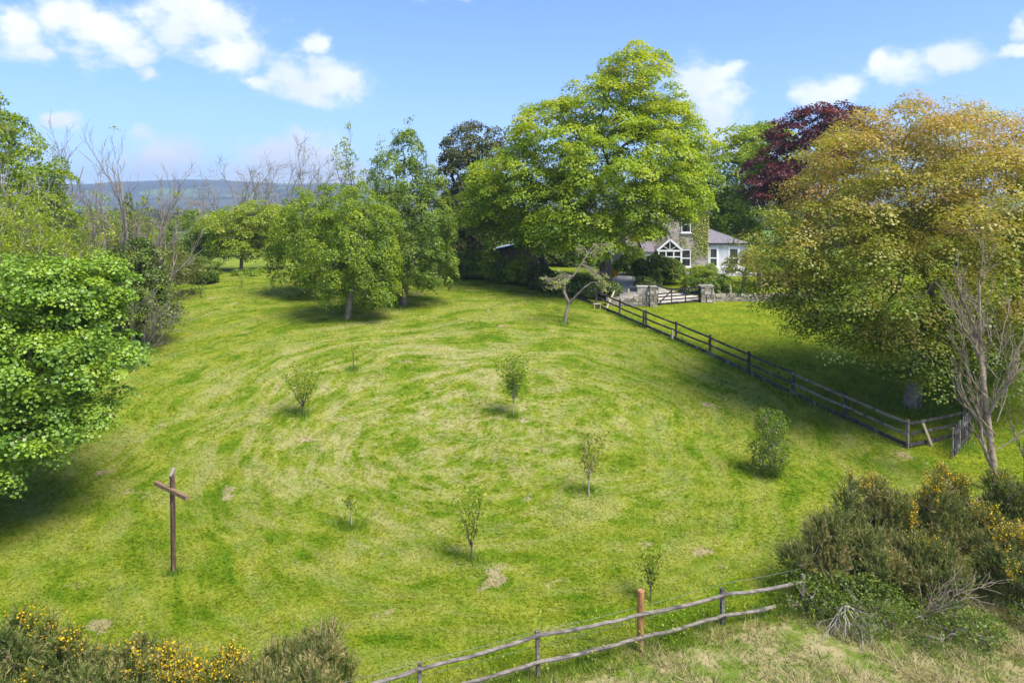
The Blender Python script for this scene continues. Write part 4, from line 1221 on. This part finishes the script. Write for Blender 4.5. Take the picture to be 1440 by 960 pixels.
# far hedgerows between the fields
HV, HF, HT = [], [], []
pts = []
for (x0, y0, x1, y1, hgt) in [(-90, 118, 120, 118, 2.4), (-260, 300, 260, 280, 6), (-420, 520, 420, 560, 9), (-700, 900, 700, 860, 12), (-200, 150, -90, 330, 4), (110, 120, 170, 420, 5)]:
    n_ = int(math.hypot(x1 - x0, y1 - y0) / hgt * 3)
    for i in range(n_):
        k = rng.random()
        x = x0 + (x1 - x0) * k; y = y0 + (y1 - y0) * k + rng.normal() * hgt * 0.3
        s_ = hgt * (0.5 + 0.9 * rng.random() ** 2)
        m_ = 40
        u_ = unit(rng.normal(size=(m_, 3)))
        p = np.array([x, y, float(gz(x, y)) + s_ * 0.4]) + u_ * np.array([s_ * 0.8, s_ * 0.6, s_ * 0.6]) * rng.uniform(0.6, 1, (m_, 1))
        V, Fq = leaf_quads(p, unit(u_ + rng.normal(size=u_.shape) * 0.4), rng.uniform(0.25, 0.5, m_) * s_, 0.8)
        HF.append(Fq + 4 * m_ * len(HV)); HV.append(V); HT.append(np.clip(rng.normal(0.4, 0.2) + rng.normal(size=m_) * 0.15, 0, 1))
hr = mesh_np('distant_hedgerows', np.concatenate(HV), np.concatenate(HF), 'hedge_leaf', None, np.concatenate(HT))
tag(hr, 'distant dark hedgerows and copses dividing the far fields', 'hedgerow', kind='stuff')


# ------------------------------------------------------------------ fences
def g3(x, y, h=0.0):
    return np.array([x, y, float(gz(x, y)) + h])


# dark post and rail fence up the slope
root = empty('rail_fence', g3(15.9, 27.4), 'long dark post and rail fence running up between the paddock and the house lawn', 'fence')
off = g3(15.9, 27.4)
A0 = np.array([15.87, 27.4]); A1 = np.array([7.1, 45.0])
NP = 12
pp = [A0 + (A1 - A0) * i / 7 for i in range(NP)]
for i, p in enumerate(pp):
    mb = MB()
    tl = rng.normal(size=2) * 0.012
    base = g3(*p, -0.1); top = g3(*p, 1.14 + rng.normal() * 0.02) + np.array([tl[0], tl[1], 0])
    mb.bar(base, top, 0.10, 0.09, up=(0.447, -0.894, 0))
    mb.build('post', 'grey_wood' if i == 0 else 'dark_wood', root, off=off)
    if i == 6:
        mb = MB(); q_ = p + np.array([-0.16, 0.02]); mb.bar(g3(*q_, -0.1), g3(*q_, 1.12), 0.09, 0.09, up=(0.447, -0.894, 0)); mb.build('post', 'dark_wood', root, off=off)
    if i == 5:
        mb = MB(); q_ = p + np.array([-0.24, -0.06]); mb.bar(g3(*q_, -0.1), g3(*q_, 0.62), 0.10, 0.10, up=(0.447, -0.894, 0)); mb.build('short_post', 'stake_wood', root, off=off)
nrm = np.array([-0.894, -0.447])
for i in range(NP - 1):
    for h, hh_ in ((1.02, 0.10), (0.60, 0.10), (0.14, 0.16)):
        a = g3(*(pp[i] + nrm * 0.07), h + rng.normal() * 0.02); b = g3(*(pp[i + 1] + nrm * 0.07), h + rng.normal() * 0.02)
        mb = MB(); mb.bar(a, b, 0.04, hh_, seg=3, sag=0.02)
        mb.build('rail', 'grey_wood' if (i < 2 and h > 0.3) else 'dark_wood', root, off=off)

C1 = np.array(ground_at(1355, 613))
root = empty('corner_fence', g3(*C1), 'short dark three rail fence joining the corner post to the picket gate', 'fence')
off = g3(*C1)
mb = MB(); mb.bar(g3(*C1, -0.1), g3(*C1, 1.2), 0.13, 0.13, up=(0, 1, 0)); mb.build('post', 'dark_wood', root, off=off)
for h, hh_ in ((1.0, 0.10), (0.58, 0.10), (0.14, 0.14)):
    mb = MB(); mb.bar(g3(*(A0 + [0.10, 0.0]), h), g3(*(C1 + [-0.07, -0.05]), h), 0.04, hh_, seg=3, sag=0.02); mb.build('rail', 'dark_wood', root, off=off)

# open picket gate, its boards dark with age
G0 = np.array(ground_at(1340, 645)); G1 = np.array(ground_at(1364, 618))
root = empty('picket_gate', g3(*G1), 'weathered dark picket gate standing open beside the corner fence', 'gate')
off = g3(*G1)
gd = (G1 - G0) / np.linalg.norm(G1 - G0)
gn_ = np.array([gd[1], -gd[0]])
nb = 11
for i in range(nb):
    p = G0 + (G1 - G0) * i / (nb - 1)
    mb = MB(); h = 1.22 + rng.normal() * 0.05
    mb.bar(g3(*p, 0.04), g3(*p, h), 0.11, 0.025, up=(gn_[0], gn_[1], 0)); mb.build('picket', 'grey_wood' if i % 4 == 0 else 'dark_wood', root, off=off)
for h in (0.3, 0.95):
    mb = MB(); mb.bar(g3(*(G0 + gn_ * 0.05), h), g3(*(G1 + gn_ * 0.05), h), 0.04, 0.10); mb.build('rail', 'dark_wood', root, off=off)


def stake(label, base, top_px, wpx, dd=0.0, mat='stake_wood', name='wooden_stake'):
    x, y = ground_at(*base)
    b = g3(x, y)
    t_ = P(top_px[0], top_px[1], y + dd)
    o = empty(name, b, label, 'stake') if False else None
    mb = MB(); wd = wpx / F * y
    mb.bar(b - np.array([0, 0, 0.1]), t_, wd, wd * 0.8, up=(0, 1, 0.01))
    mb2 = mb.build(name, mat, None, off=b)
    mb2.location = b
    return tag(mb2, label, 'stake')


stake('pale wooden stake leaning in the grass inside the corner fence', (1312, 627), (1298, 595), 3.2)
stake('pale upright stake in front of the stone rubble wall', (884, 429), (884, 406), 2.2)
stake('pale upright stake against the narrow gate pillar', (915.5, 431), (915.5, 404), 2.2)
stake('pale upright stake against the broad gate pillar', (1000, 425), (999.5, 400), 2.2)
stake('white split stake leaning at the foot of the broad gate pillar', (1006, 426), (1003, 408), 1.8, mat='cut_wood')
stake('pale upright stake by the low wall under the beech branches', (1027, 423), (1027.5, 399), 2.2)
stake('pale stake leaning against the rubble near the fence', (851, 436), (864, 409), 2.4, 0.4)
stake('black leaning post at the end of the hedge', (670, 389), (661, 370), 2.2, 0, 'black_paint', 'leaning_post')
stake('thin white stick lying against the low wall beside the split stake', (1007, 421), (1014, 416), 1.4, mat='cut_wood')

# small wooden stool-like trestle by the fence
tx, ty = ground_at(840, 434)
root = empty('wooden_trestle', g3(tx, ty), 'small pale wooden trestle beside the dark fence', 'trestle')
mb = MB(); mb.box((0, 0, 0.33), (0.55, 0.22, 0.06)); mb.build('top', 'stake_wood', root)
for sx_ in (-0.2, 0.2):
    mb = MB(); mb.box((sx_, 0, 0.14), (0.06, 0.18, 0.32)); mb.build('leg', 'stake_wood', root)

# lower fence: weathered half-round rails and wire
root = empty('low_fence', g3(2.98, 15.85), 'weathered grey two rail fence with wire and one tall orange post', 'fence')
off = g3(2.98, 15.85)
LP = [(-3.55, 13.42, 0.95, 0.07), (-1.92, 14.15, 0.98, 0.075), (0.58, 15.08, 1.06, 0.08), (2.98, 15.85, 1.40, 0.17), (5.16, 16.72, 0.90, 0.085), (7.42, 17.5, 0.85, 0.09)]
rail_h = [(0.90, 0.38), (0.93, 0.40), (1.0, 0.41), (0.90, 0.37), (0.80, 0.30), (0.72, 0.20)]
for i, (x, y, h, wd) in enumerate(LP):
    mb = MB()
    if i == 3:
        mb.tube([g3(x, y, -0.1), g3(x, y, 0.6), g3(x + 0.015, y, h - 0.02), g3(x + 0.015, y, h)], [wd / 2 * 1.05, wd / 2, wd / 2, wd / 2 * 0.85], 12)
        mb.build('tall_post', 'orange_wood', root, off=off)['label'] = 'tall round orange stained post'
    else:
        tl = rng.normal(size=2) * 0.02
        mb.bar(g3(x, y, -0.1), g3(x, y, h) + np.array([*tl, 0]), wd, wd, up=(0.35, -0.93, 0)); mb.build('post', 'grey_wood', root, off=off)
for i in range(len(LP) - 1):
    for j in range(2):
        a = g3(LP[i][0] + 0.03, LP[i][1] - 0.10, rail_h[i][j]); b = g3(LP[i + 1][0] + 0.03, LP[i + 1][1] - 0.10, rail_h[i + 1][j])
        if i == 4 and j == 1:
            b = a + (b - a) * 0.62
        mb = MB()
        npt = 9
        pts = [a + (b - a) * k / (npt - 1) + np.array([0, 0, rng.normal() * 0.008 - 0.03 * math.sin(math.pi * k / (npt - 1))]) for k in range(npt)]
        mb.tube(pts, [0.042 + rng.normal() * 0.003 for _ in range(npt)], 7)
        mb.build('rail', 'grey_wood', root, off=off)
    for h in (1.08, 0.66, 0.2):
        a = g3(LP[i][0], LP[i][1] + 0.06, h * (0.9 if h > 1 else 1)); b = g3(LP[i + 1][0], LP[i + 1][1] + 0.06, h * (0.9 if h > 1 else 1))
        mb = MB(); mb.tube([a, (a + b) / 2 - np.array([0, 0, 0.02]), b], 0.004, 4, False); mb.build('wire', 'wire_metal', root, off=off)

# ------------------------------------------------------------------ wooden cross
cx_, cy_ = ground_at(244, 806)
root = empty('wooden_cross', g3(cx_, cy_), 'tall rough brown wooden cross standing alone on the grass', 'cross')
pc = 50.0
Hc = 147 / F * cy_
mb = MB()
w_ = 0.10
lean_x = -0.07
ring = []
for k, z in ((0, -0.2), (0.3, Hc * 0.3), (0.7, Hc * 0.7)):
    ring.append([(lean_x * k + sx_ * w_ / 2, sy_ * w_ / 2, z) for sx_, sy_ in ((-1, -1), (1, -1), (1, 1), (-1, 1))])
ring.append([(lean_x + sx_ * w_ / 2, sy_ * w_ / 2, Hc - (0.2 if sy_ < 0 else 0.0)) for sx_, sy_ in ((-1, -1), (1, -1), (1, 1), (-1, 1))])
ang = math.radians(-36.7)
ca, sa = math.cos(ang), math.sin(ang)
vs = [(x * ca - y * sa, x * sa + y * ca, z) for r_ in ring for (x, y, z) in r_]
fs = [(3, 2, 1, 0)]
for i in range(3):
    for j in range(4):
        fs.append((i * 4 + j, i * 4 + (j + 1) % 4, i * 4 + 4 + (j + 1) % 4, i * 4 + 4 + j))
mb.add(vs, fs)
mb.build('upright', 'cross_wood', root)
mb = MB(); mb.add([vs[12], vs[13], vs[14], vs[15]], [(0, 1, 2, 3)])
up_ = mb.build('cut_top', 'cut_wood', root); up_['label'] = 'pale slanted sawn top of the upright'
mb = MB()
zc = Hc * 0.80
bd = np.array([ca, sa, 0.0]); fr = np.array([sa, -ca, 0.0])
cen = np.array([lean_x * ca * 0.8, lean_x * sa * 0.8, zc]) + fr * 0.09 + np.array([0.05, 0, 0])
mb.bar(cen - bd * 0.88, cen + bd * 0.88, 0.095, 0.105); mb.build('crossbeam', 'cross_beam_wood', root)
mb = MB(); pb = cen + fr * 0.045
mb.tube([pb, pb + fr * 0.025], 0.022, 8); mb.build('bolt', 'wire_metal', root)

# ------------------------------------------------------------------ field gate, pillars and stone walls
def stones(mb, a, b, h0, h1, thick, size, lift=0.0):
    """courses of uneven stones between two ground points"""
    a = np.array(a, float); b = np.array(b, float)
    L = np.linalg.norm(b - a); t_ = (b - a) / L; n_ = np.array([t_[1], -t_[0]])
    z = 0.0
    while z < max(h0, h1):
        ch = size * rng.uniform(0.6, 0.9)
        s_ = -rng.uniform(0, size * 0.6)
        while s_ < L:
            ln = size * rng.uniform(0.8, 1.9)
            mid = np.clip(s_ + ln / 2, 0.02, L - 0.02)
            hh_ = h0 + (h1 - h0) * mid / L
            if z + ch * 0.5 < hh_:
                for sd_ in (-1, 1):
                    p = a + t_ * mid + n_ * sd_ * thick * 0.25
                    ln2 = min(ln, (min(s_ + ln, L) - max(s_, 0)))
                    if ln2 < 0.05: continue
                    M_ = Matrix.Rotation(rng.normal() * 0.05, 3, 'Y') @ Matrix.Rotation(rng.normal() * 0.06, 3, 'X')
                    mb.box((p[0], p[1], float(gz(p[0], p[1])) + z + ch / 2 + lift + rng.normal() * 0.01), (ln2 * 0.94, thick * 0.5 + rng.uniform(-0.03, 0.05), ch * 0.92), math.atan2(t_[1], t_[0]) + rng.normal() * 0.05, M_)
            s_ += ln
        z += ch


def pillar(label, xy, wd, dp, h, name='gate_pillar'):
    b = g3(*xy)
    root = empty(name, b, label, 'pillar')
    mb = MB()
    stones(mb, (xy[0] - wd / 2, xy[1]), (xy[0] + wd / 2, xy[1]), h, h, dp, 0.26)
    mb.box((xy[0], xy[1], b[2] + h * 0.48), (wd * 0.86, dp * 0.82, h * 0.96))
    o = mb.build('stonework', 'rubble', root, off=b); o['kind'] = 'stuff'
    mb = MB(); mb.box((xy[0], xy[1], b[2] + h + 0.04), (wd * 1.1, dp * 1.12, 0.09)); mb.build('capstone', 'stone', root, off=b)


RP = np.array([13.8, 48.5]); LPp = np.array([9.75, 47.2])
pillar('broad square stone gate pillar with flat cap', RP, 0.82, 0.7, 1.12)
pillar('narrow stone gate pillar at the high end of the black gate', LPp, 0.44, 0.6, 1.32)
for nm, a, b, h0, h1, lab in [('stone_wall', (14.35, 48.95), (21.5, 49.3), 0.40, 0.5, 'low dry stone wall running from the broad gate pillar under the beech'),
                              ('stone_wall', (6.6, 47.6), (9.45, 47.3), 0.45, 0.72, 'tumbled rubble stone wall between the dark fence and the narrow gate pillar')]:
    off = g3(*a)
    root = empty(nm, off, lab, 'wall')
    mb = MB(); stones(mb, a, b, h0, h1, 0.5, 0.24); o = mb.build('stonework', 'rubble', root, off=off); o['kind'] = 'stuff'
off = g3(9.1, 47.75)
root = empty('wall_panel', off, 'short plastered wall panel beside the narrow gate pillar', 'wall')
mb = MB(); mb.box((0, 0, 0.6), (0.72, 0.3, 1.3)); mb.build('panel', 'stone', root)
mb = MB(); mb.box((0, 0, 1.28), (0.8, 0.36, 0.08)); mb.build('coping', 'patio_stone', root)

gA = np.array([9.75 + 0.27, 47.25]); gB = np.array([13.8 - 0.48, 48.4])
off = g3(*gA)
root = empty('field_gate', off, 'black five bar timber gate with swept high heel between stone pillars', 'gate')
za, zb = float(gz(*gA)), float(gz(*gB))


def gp3(k, h):
    return np.array([gA[0] + (gB[0] - gA[0]) * k, gA[1] + (gB[1] - gA[1]) * k, za + (zb - za) * k + h])


gnv = (-(gB - gA)[1], (gB - gA)[0], 0)
for h in (0.12, 0.36, 0.60, 0.82):
    mb = MB(); mb.bar(gp3(0.02, h), gp3(0.98, h), 0.04, 0.085); mb.build('bar', 'black_paint', root, off=off)
mb = MB()
crv = [(0.0, 1.42), (0.08, 1.34), (0.16, 1.22), (0.26, 1.12), (0.38, 1.07), (0.6, 1.06), (1.0, 1.06)]
for (k0, h0), (k1, h1) in zip(crv[:-1], crv[1:]):
    mb.bar(gp3(k0, h0), gp3(k1 + 0.004, h1), 0.055, 0.11)
mb.build('top_rail', 'black_paint', root, off=off)
mb = MB(); mb.bar(gp3(0.015, 0.04), gp3(0.015, 1.46), 0.09, 0.08, up=gnv); mb.build('heel_post', 'black_paint', root, off=off)
mb = MB(); mb.bar(gp3(0.985, 0.04), gp3(0.985, 1.10), 0.08, 0.08, up=gnv); mb.build('head_post', 'black_paint', root, off=off)
for k in (0.34, 0.66):
    mb = MB(); mb.bar(gp3(k, 0.10), gp3(k, 1.05), 0.08, 0.03, up=gnv); mb.build('upright', 'black_paint', root, off=off)
mb = MB(); mb.bar(gp3(0.03, 0.12) + np.array([0, -0.04, 0]), gp3(0.33, 1.0) + np.array([0, -0.04, 0]), 0.03, 0.08); mb.build('brace', 'black_paint', root, off=off)
# gate stop post by the drive, black and white
px_, py_ = 7.25, 50.8
root = empty('marker_post', g3(px_, py_), 'short black and white banded post beside the drive', 'post')
for i in range(4):
    mb = MB(); mb.box((0, 0, 0.15 + i * 0.28), (0.16, 0.12, 0.28)); mb.build('band', 'white_paint' if i % 2 else 'black_paint', root)

# ------------------------------------------------------------------ house
HY0 = 64.0
hb = float(gz(16, HY0))
HB = np.array([16.0, HY0, hb])


def hx_(px): return (px - 720) / F * HY0 - HB[0]
def hz_(py): return CAM_Z - (py - HOR) / F * HY0 - hb


house = empty('stone_house', HB, 'stone country house with white porch, ivy and low slate roofed wing', 'house')


def window(parent, x0, x1, z0, z1, y, bars=1, surround=0.0, cols=1):
    """sash window standing 4 cm in front of plane y; frame, panes and sill under it"""
    fw = 0.07
    mb = MB()
    if surround > 0:
        mb.box(((x0 + x1) / 2, y - 0.02, z1 + surround / 2), (x1 - x0 + 2 * surround, 0.05, surround))
        for sx_ in (x0 - surround / 2, x1 + surround / 2):
            mb.box((sx_, y - 0.02, (z0 + z1) / 2), (surround, 0.05, z1 - z0))
    for xx_ in (x0 + fw / 2, x1 - fw / 2):
        mb.box((xx_, y - 0.05, (z0 + z1) / 2), (fw, 0.08, z1 - z0))
    for zz in (z0 + fw / 2, z1 - fw / 2):
        mb.box(((x0 + x1) / 2, y - 0.053, zz), (x1 - x0, 0.07, fw))
    for i in range(1, bars + 1):
        zz = z0 + (z1 - z0) * i / (bars + 1)
        mb.box(((x0 + x1) / 2, y - 0.056, zz), (x1 - x0 - fw, 0.075, 0.09))
    for i in range(1, cols):
        xx_ = x0 + (x1 - x0) * i / cols
        mb.box((xx_, y - 0.06, (z0 + z1) / 2), (0.05, 0.07, z1 - z0 - fw))
    f_ = mb.build('window', 'white_paint', parent)
    for i in range(bars + 1):
        zz0 = z0 + (z1 - z0) * i / (bars + 1); zz1 = z0 + (z1 - z0) * (i + 1) / (bars + 1)
        mb = MB(); mb.box(((x0 + x1) / 2, y - 0.022, (zz0 + zz1) / 2), (x1 - x0 - fw, 0.02, zz1 - zz0 - 0.02)); mb.build('pane', 'glass', f_)
    mb = MB(); mb.box(((x0 + x1) / 2, y - 0.09, z0 - 0.05), (x1 - x0 + 0.2, 0.2, 0.09)); mb.build('sill', 'white_paint', f_)
    return f_


xl, xr = hx_(880), hx_(996)
ez = 5.55
mb = MB()                                        # gabled main block
ap_x = (xl + xr) / 2
front = [(xl, 0, -0.5), (xr, 0, -0.5), (xr, 0, ez), (ap_x, 0, ez + 2.7), (xl, 0, ez)]
back = [(x, 9.0, z) for x, _, z in front]
mb.add(front + back, [(0, 1, 2, 3, 4), (9, 8, 7, 6, 5), (0, 5, 6, 1), (1, 6, 7, 2), (2, 7, 8, 3), (3, 8, 9, 4), (4, 9, 5, 0)])
mb.build('wall', 'house_stone', house)
mb = MB()
for s_ in (-1, 1):
    ex = xl if s_ < 0 else xr
    o_ = 0.25 * s_
    dz = 2.7 / (xr - ap_x) * 0.25
    q4 = [(ex + o_, -0.25, ez - dz + 0.06), (ap_x, -0.25, ez + 2.76), (ap_x, 9.25, ez + 2.76), (ex + o_, 9.25, ez - dz + 0.06)]
    q5 = [(x, y, z + 0.10) for x, y, z in q4]
    mb.add(q4 + q5, [(3, 2, 1, 0), (4, 5, 6, 7), (0, 1, 5, 4), (1, 2, 6, 5), (2, 3, 7, 6), (3, 0, 4, 7)])
rf = mb.build('roof', 'slate', house)
mb = MB(); mb.box((ap_x, 7.0, ez + 3.1), (1.0, 0.7, 1.6)); mb.build('chimney', 'house_stone', rf)
window(house, hx_(958), hx_(971), hz_(327), hz_(304), 0, 1)
window(house, hx_(958), hx_(971), hz_(375), hz_(351), 0, 1)
window(house, hx_(893), hx_(904), hz_(327), hz_(304), 0, 1)
# wing
wx0, wx1 = xr + 0.002, hx_(1050)
we = hz_(342)
mb = MB(); mb.box(((wx0 + wx1) / 2, 3.35, we / 2 - 0.25), (wx1 - wx0, 6.3, we + 0.5)); mb.build('wing_wall', 'render_wall', house)
mb = MB()
pk_ = hz_(318.5)
A_ = [(wx0, 0.0, we), (wx1 + 0.25, 0.0, we), (wx1 + 0.25, 6.75, we), (wx0, 6.75, we), (wx0, 3.35, pk_ - 0.05), (wx0 + 0.4, 3.35, pk_ - 0.05)]
mb.add(A_, [(0, 1, 5, 4), (1, 2, 5), (2, 3, 4, 5), (0, 4, 3), (3, 2, 1, 0)])
mb.build('wing_roof', 'slate', house)
mb = MB(); mb.box(((wx0 + wx1) / 2 + 0.12, -0.05, we - 0.06), (wx1 - wx0 + 0.26, 0.14, 0.15)); mb.build('gutter', 'black_paint', house)
window(house, hx_(998.5), hx_(1009.5), hz_(377), hz_(349), 0.2, 1, 0.13)
window(house, hx_(1026), hx_(1039), hz_(377), hz_(349), 0.2, 1, 0.13)
# porch, white timber with fan of glazing bars in the gable
px0, px1 = hx_(919), hx_(951); pe = hz_(351); pa = hz_(336.5)
pcx = (px0 + px1) / 2
yf = -2.0
porch = None
mb = MB()
for x in (px0 + 0.06, px0 + 0.72, px1 - 0.72, px1 - 0.06):
    mb.box((x, yf, pe / 2 - 0.1), (0.11, 0.11, pe + 0.1))
mb.box((pcx, yf - 0.002, pe), (px1 - px0 + 0.16, 0.13, 0.15))
mb.box((pcx, yf - 0.003, pe - 0.55), (px1 - px0, 0.09, 0.09))
mb.box((pcx, yf - 0.003, 0.72), (px1 - px0, 0.09, 0.09))
for y in (-1.0,):
    for x in (px0 + 0.06, px1 - 0.06):
        mb.box((x, y, pe / 2 - 0.1), (0.1, 0.1, pe + 0.1))
for x in (px0 + 0.05, px1 - 0.05):
    mb.box((x, -1.0, pe + 0.002), (0.12, 2.0, 0.13))
for s_ in (-1, 1):
    ex = px0 - 0.1 if s_ < 0 else px1 + 0.1
    mb.bar((ex, yf - 0.06, pe + 0.02), (pcx, yf - 0.06, pa + 0.05), 0.06, 0.17, up=(0, 0, 1))
for tx_ in (-0.62, 0, 0.62):
    mb.bar((pcx, yf - 0.02, pe + 0.05), (pcx + tx_, yf - 0.02, pe + (pa - pe) * (0.88 if tx_ == 0 else 0.44)), 0.05, 0.06, up=(0, 1, 0))
porch = mb.build('porch', 'white_paint', house)
mb = MB(); mb.add([(px0 + 0.1, yf + 0.03, 0.0), (px1 - 0.1, yf + 0.03, 0.0), (px1 - 0.1, yf + 0.03, pe), (pcx, yf + 0.03, pa - 0.1), (px0 + 0.1, yf + 0.03, pe)], [(0, 1, 2, 3, 4)])
for x in (px0 + 0.08, px1 - 0.08):
    mb.add([(x, yf + 0.05, 0), (x, -0.02, 0), (x, -0.02, pe), (x, yf + 0.05, pe)], [(0, 1, 2, 3)])
mb.build('pane', 'glass', porch)
mb = MB()
for s_ in (-1, 1):
    ex = px0 - 0.16 if s_ < 0 else px1 + 0.16
    q4 = [(ex, yf - 0.05, pe + 0.02), (pcx, yf - 0.05, pa + 0.09), (pcx, 0.0, pa + 0.09), (ex, 0.0, pe + 0.02)]
    q5 = [(x, y, z + 0.06) for x, y, z in q4]
    mb.add(q4 + q5, [(3, 2, 1, 0), (4, 5, 6, 7), (0, 1, 5, 4), (1, 2, 6, 5), (2, 3, 7, 6), (3, 0, 4, 7)])
mb.build('roof', 'slate', porch)
# lean-to beside the porch
lx0, lx1 = hx_(901), px0 - 0.2
mb = MB(); mb.box(((lx0 + lx1) / 2, -0.75, 0.85), (lx1 - lx0, 1.46, 2.2)); mb.build('lean_to_wall', 'white_paint', house)
mb = MB()
q4 = [(lx0 - 0.1, -1.7, 2.0), (lx1, -1.7, 2.0), (lx1, -0.01, 2.85), (lx0 - 0.1, -0.01, 2.85)]
q5 = [(x, y, z + 0.08) for x, y, z in q4]
mb.add(q4 + q5, [(3, 2, 1, 0), (4, 5, 6, 7), (0, 1, 5, 4), (1, 2, 6, 5), (2, 3, 7, 6), (3, 0, 4, 7)])
mb.build('lean_to_roof', 'slate', house)
window(house, lx0 + 0.15, lx1 - 0.1, 0.9, 1.75, -1.48, 0, 0, 2)
mb = MB(); mb.box((hx_(955), -0.12, hz_(357)), (0.16, 0.16, 0.3)); mb.box((hx_(955), -0.05, hz_(354)), (0.05, 0.12, 0.05)); mb.build('wall_lantern', 'black_paint', house)
# ivy on the gable
n_ = 6500
ux = rng.random(n_); uz = rng.random(n_)
x_i = hx_(957) + (xr - hx_(957)) * ux
z_i = 0.3 + uz * (ez + 0.2)
dens_ = 0.35 + 0.45 * np.sin(x_i * 2.3 + 0.6 * np.sin(z_i * 2)) * np.sin(z_i * 1.1 + 1) + 0.55 * (z_i - 2.6) / 3 + 0.3 * (x_i - hx_(975)) / 1.5
win = (x_i < hx_(973)) & (((z_i > hz_(329)) & (z_i < hz_(302))) | ((z_i > hz_(377)) & (z_i < hz_(349))))
kp = (rng.random(n_) < dens_) & ~win
x_i, z_i = x_i[kp], z_i[kp]
ip = np.stack([x_i, -0.05 - 0.12 * rng.random(len(x_i)), z_i], -1)
V, Fq = leaf_quads(ip, unit(np.array([0, -1.0, 0.5]) + rng.normal(size=ip.shape) * 0.4), rng.uniform(0.1, 0.2, len(ip)))
mesh_np('ivy', V, Fq, 'wall_ivy_leaf', house, rng.random(len(Fq)))['kind'] = 'stuff'

# patio furniture
tpx, tpy = 18.7, 61.0
tb = empty('garden_table', g3(tpx, tpy, 0.03), 'white garden table on the patio', 'table')
mb = MB(); mb.box((0, 0, 0.72), (1.3, 0.8, 0.05)); mb.build('table_top', 'white_paint', tb)
for sx_ in (-0.55, 0.55):
    for sy_ in (-0.32, 0.32):
        mb = MB(); mb.box((sx_, sy_, 0.35), (0.06, 0.06, 0.69)); mb.build('leg', 'white_paint', tb)
for dx_, dy_, rz, lab in ((-1.15, -0.1, math.radians(90), 'white garden chair at the end of the patio table nearer the ivy wall'), (1.15, 0.1, math.radians(-90), 'white garden chair at the end of the patio table under the second wing window')):
    ch = empty('garden_chair', g3(tpx + dx_, tpy + dy_, 0.03), lab, 'chair', 'patio chairs')
    ch.rotation_euler = (0, 0, rz)
    mb = MB(); mb.box((0, 0, 0.43), (0.48, 0.46, 0.04)); mb.build('seat', 'white_paint', ch)
    mb = MB(); mb.box((0, 0.22, 0.7), (0.48, 0.04, 0.48)); mb.build('backrest', 'white_paint', ch)
    for sx_ in (-0.2, 0.2):
        for sy_ in (-0.19, 0.19):
            mb = MB(); mb.box((sx_, sy_, 0.2), (0.045, 0.045, 0.41)); mb.build('leg', 'white_paint', ch)
pl = empty('planter', g3(19.3, 60.5, 0.03), 'square grey planter with green plant on the patio edge', 'planter')
mb = MB(); mb.add([(-0.28, -0.22, 0), (0.28, -0.22, 0), (0.28, 0.22, 0), (-0.28, 0.22, 0), (-0.36, -0.3, 0.42), (0.36, -0.3, 0.42), (0.36, 0.3, 0.42), (-0.36, 0.3, 0.42)],
                  [(0, 3, 2, 1), (4, 5, 6, 7), (0, 1, 5, 4), (1, 2, 6, 5), (2, 3, 7, 6), (3, 0, 4, 7)]); mb.build('pot', 'slate', pl)
lp = rng.normal(size=(160, 3)) * np.array([0.2, 0.16, 0.12]) + np.array([0, 0, 0.55])
V, Fq = leaf_quads(lp, unit(rng.normal(size=lp.shape) + np.array([0, 0, 0.6])), rng.uniform(0.06, 0.13, 160)); mesh_np('plant', V, Fq, 'shrub_leaf', pl, rng.random(160))['kind'] = 'stuff'
tw = empty('terrace_wall', g3(17.5, 60.2), 'low pale stone edging along the front of the patio', 'wall')
mb = MB(); stones(mb, (15.3, 60.2), (21.8, 60.2), 0.3, 0.3, 0.4, 0.32); o = mb.build('stonework', 'patio_stone', tw, off=g3(17.5, 60.2)); o['kind'] = 'stuff'

# shed behind the hedge
sb = g3(0.6, 63.0)
shd = empty('garden_shed', sb, 'shed with pale sloping metal roof half hidden behind the hedge', 'shed')
mb = MB(); mb.box((0, 1.2, 1.0), (3.6, 2.4, 2.4)); mb.build('wall', 'rust_thatch', shd)
mb = MB(); mb.bar((-2.1, 1.2, 2.18), (1.7, 1.2, 3.05), 2.9, 0.07); mb.build('roof', 'metal_roof', shd)
mb = MB(); mb.bar((-2.1, -0.27, 2.08), (1.7, -0.27, 2.95), 0.03, 0.18); mb.build('fascia', 'black_paint', shd)

# small blue drum behind the pear
bx_, by_ = -6.15, 58.0
dr = empty('plastic_drum', g3(bx_, by_), 'small blue plastic drum standing by the hedge behind the grey green tree', 'drum')
mb = MB(); mb.tube([(0, 0, 0), (0, 0, 0.05), (0, 0, 0.25), (0, 0, 0.45), (0, 0, 0.6), (0, 0, 0.63)], [0.2, 0.22, 0.235, 0.235, 0.22, 0.2], 14); mb.build('body', 'blue_plastic', dr, True)
mb = MB(); mb.tube([(0, 0, 0.632), (0, 0, 0.66)], 0.205, 14); mb.build('lid', 'black_paint', dr)

# ------------------------------------------------------------------ haze over the far land
m, t, out = new_mat('air')
pv = t.node('ShaderNodeVolumePrincipled')
pv.inputs['Color'].default_value = (0.62, 0.78, 1.0, 1)
pv.inputs['Density'].default_value = 0.0003
pv.inputs['Anisotropy'].default_value = 0.2
t.link(pv.outputs[0], out.inputs['Volume'])
mb = MB(); mb.box((0, 1950, 120), (9600, 4700, 290))
hz_o = mb.build('haze', 'air')
tag(hz_o, 'thin pale haze in the air over the fields', 'haze', kind='stuff')
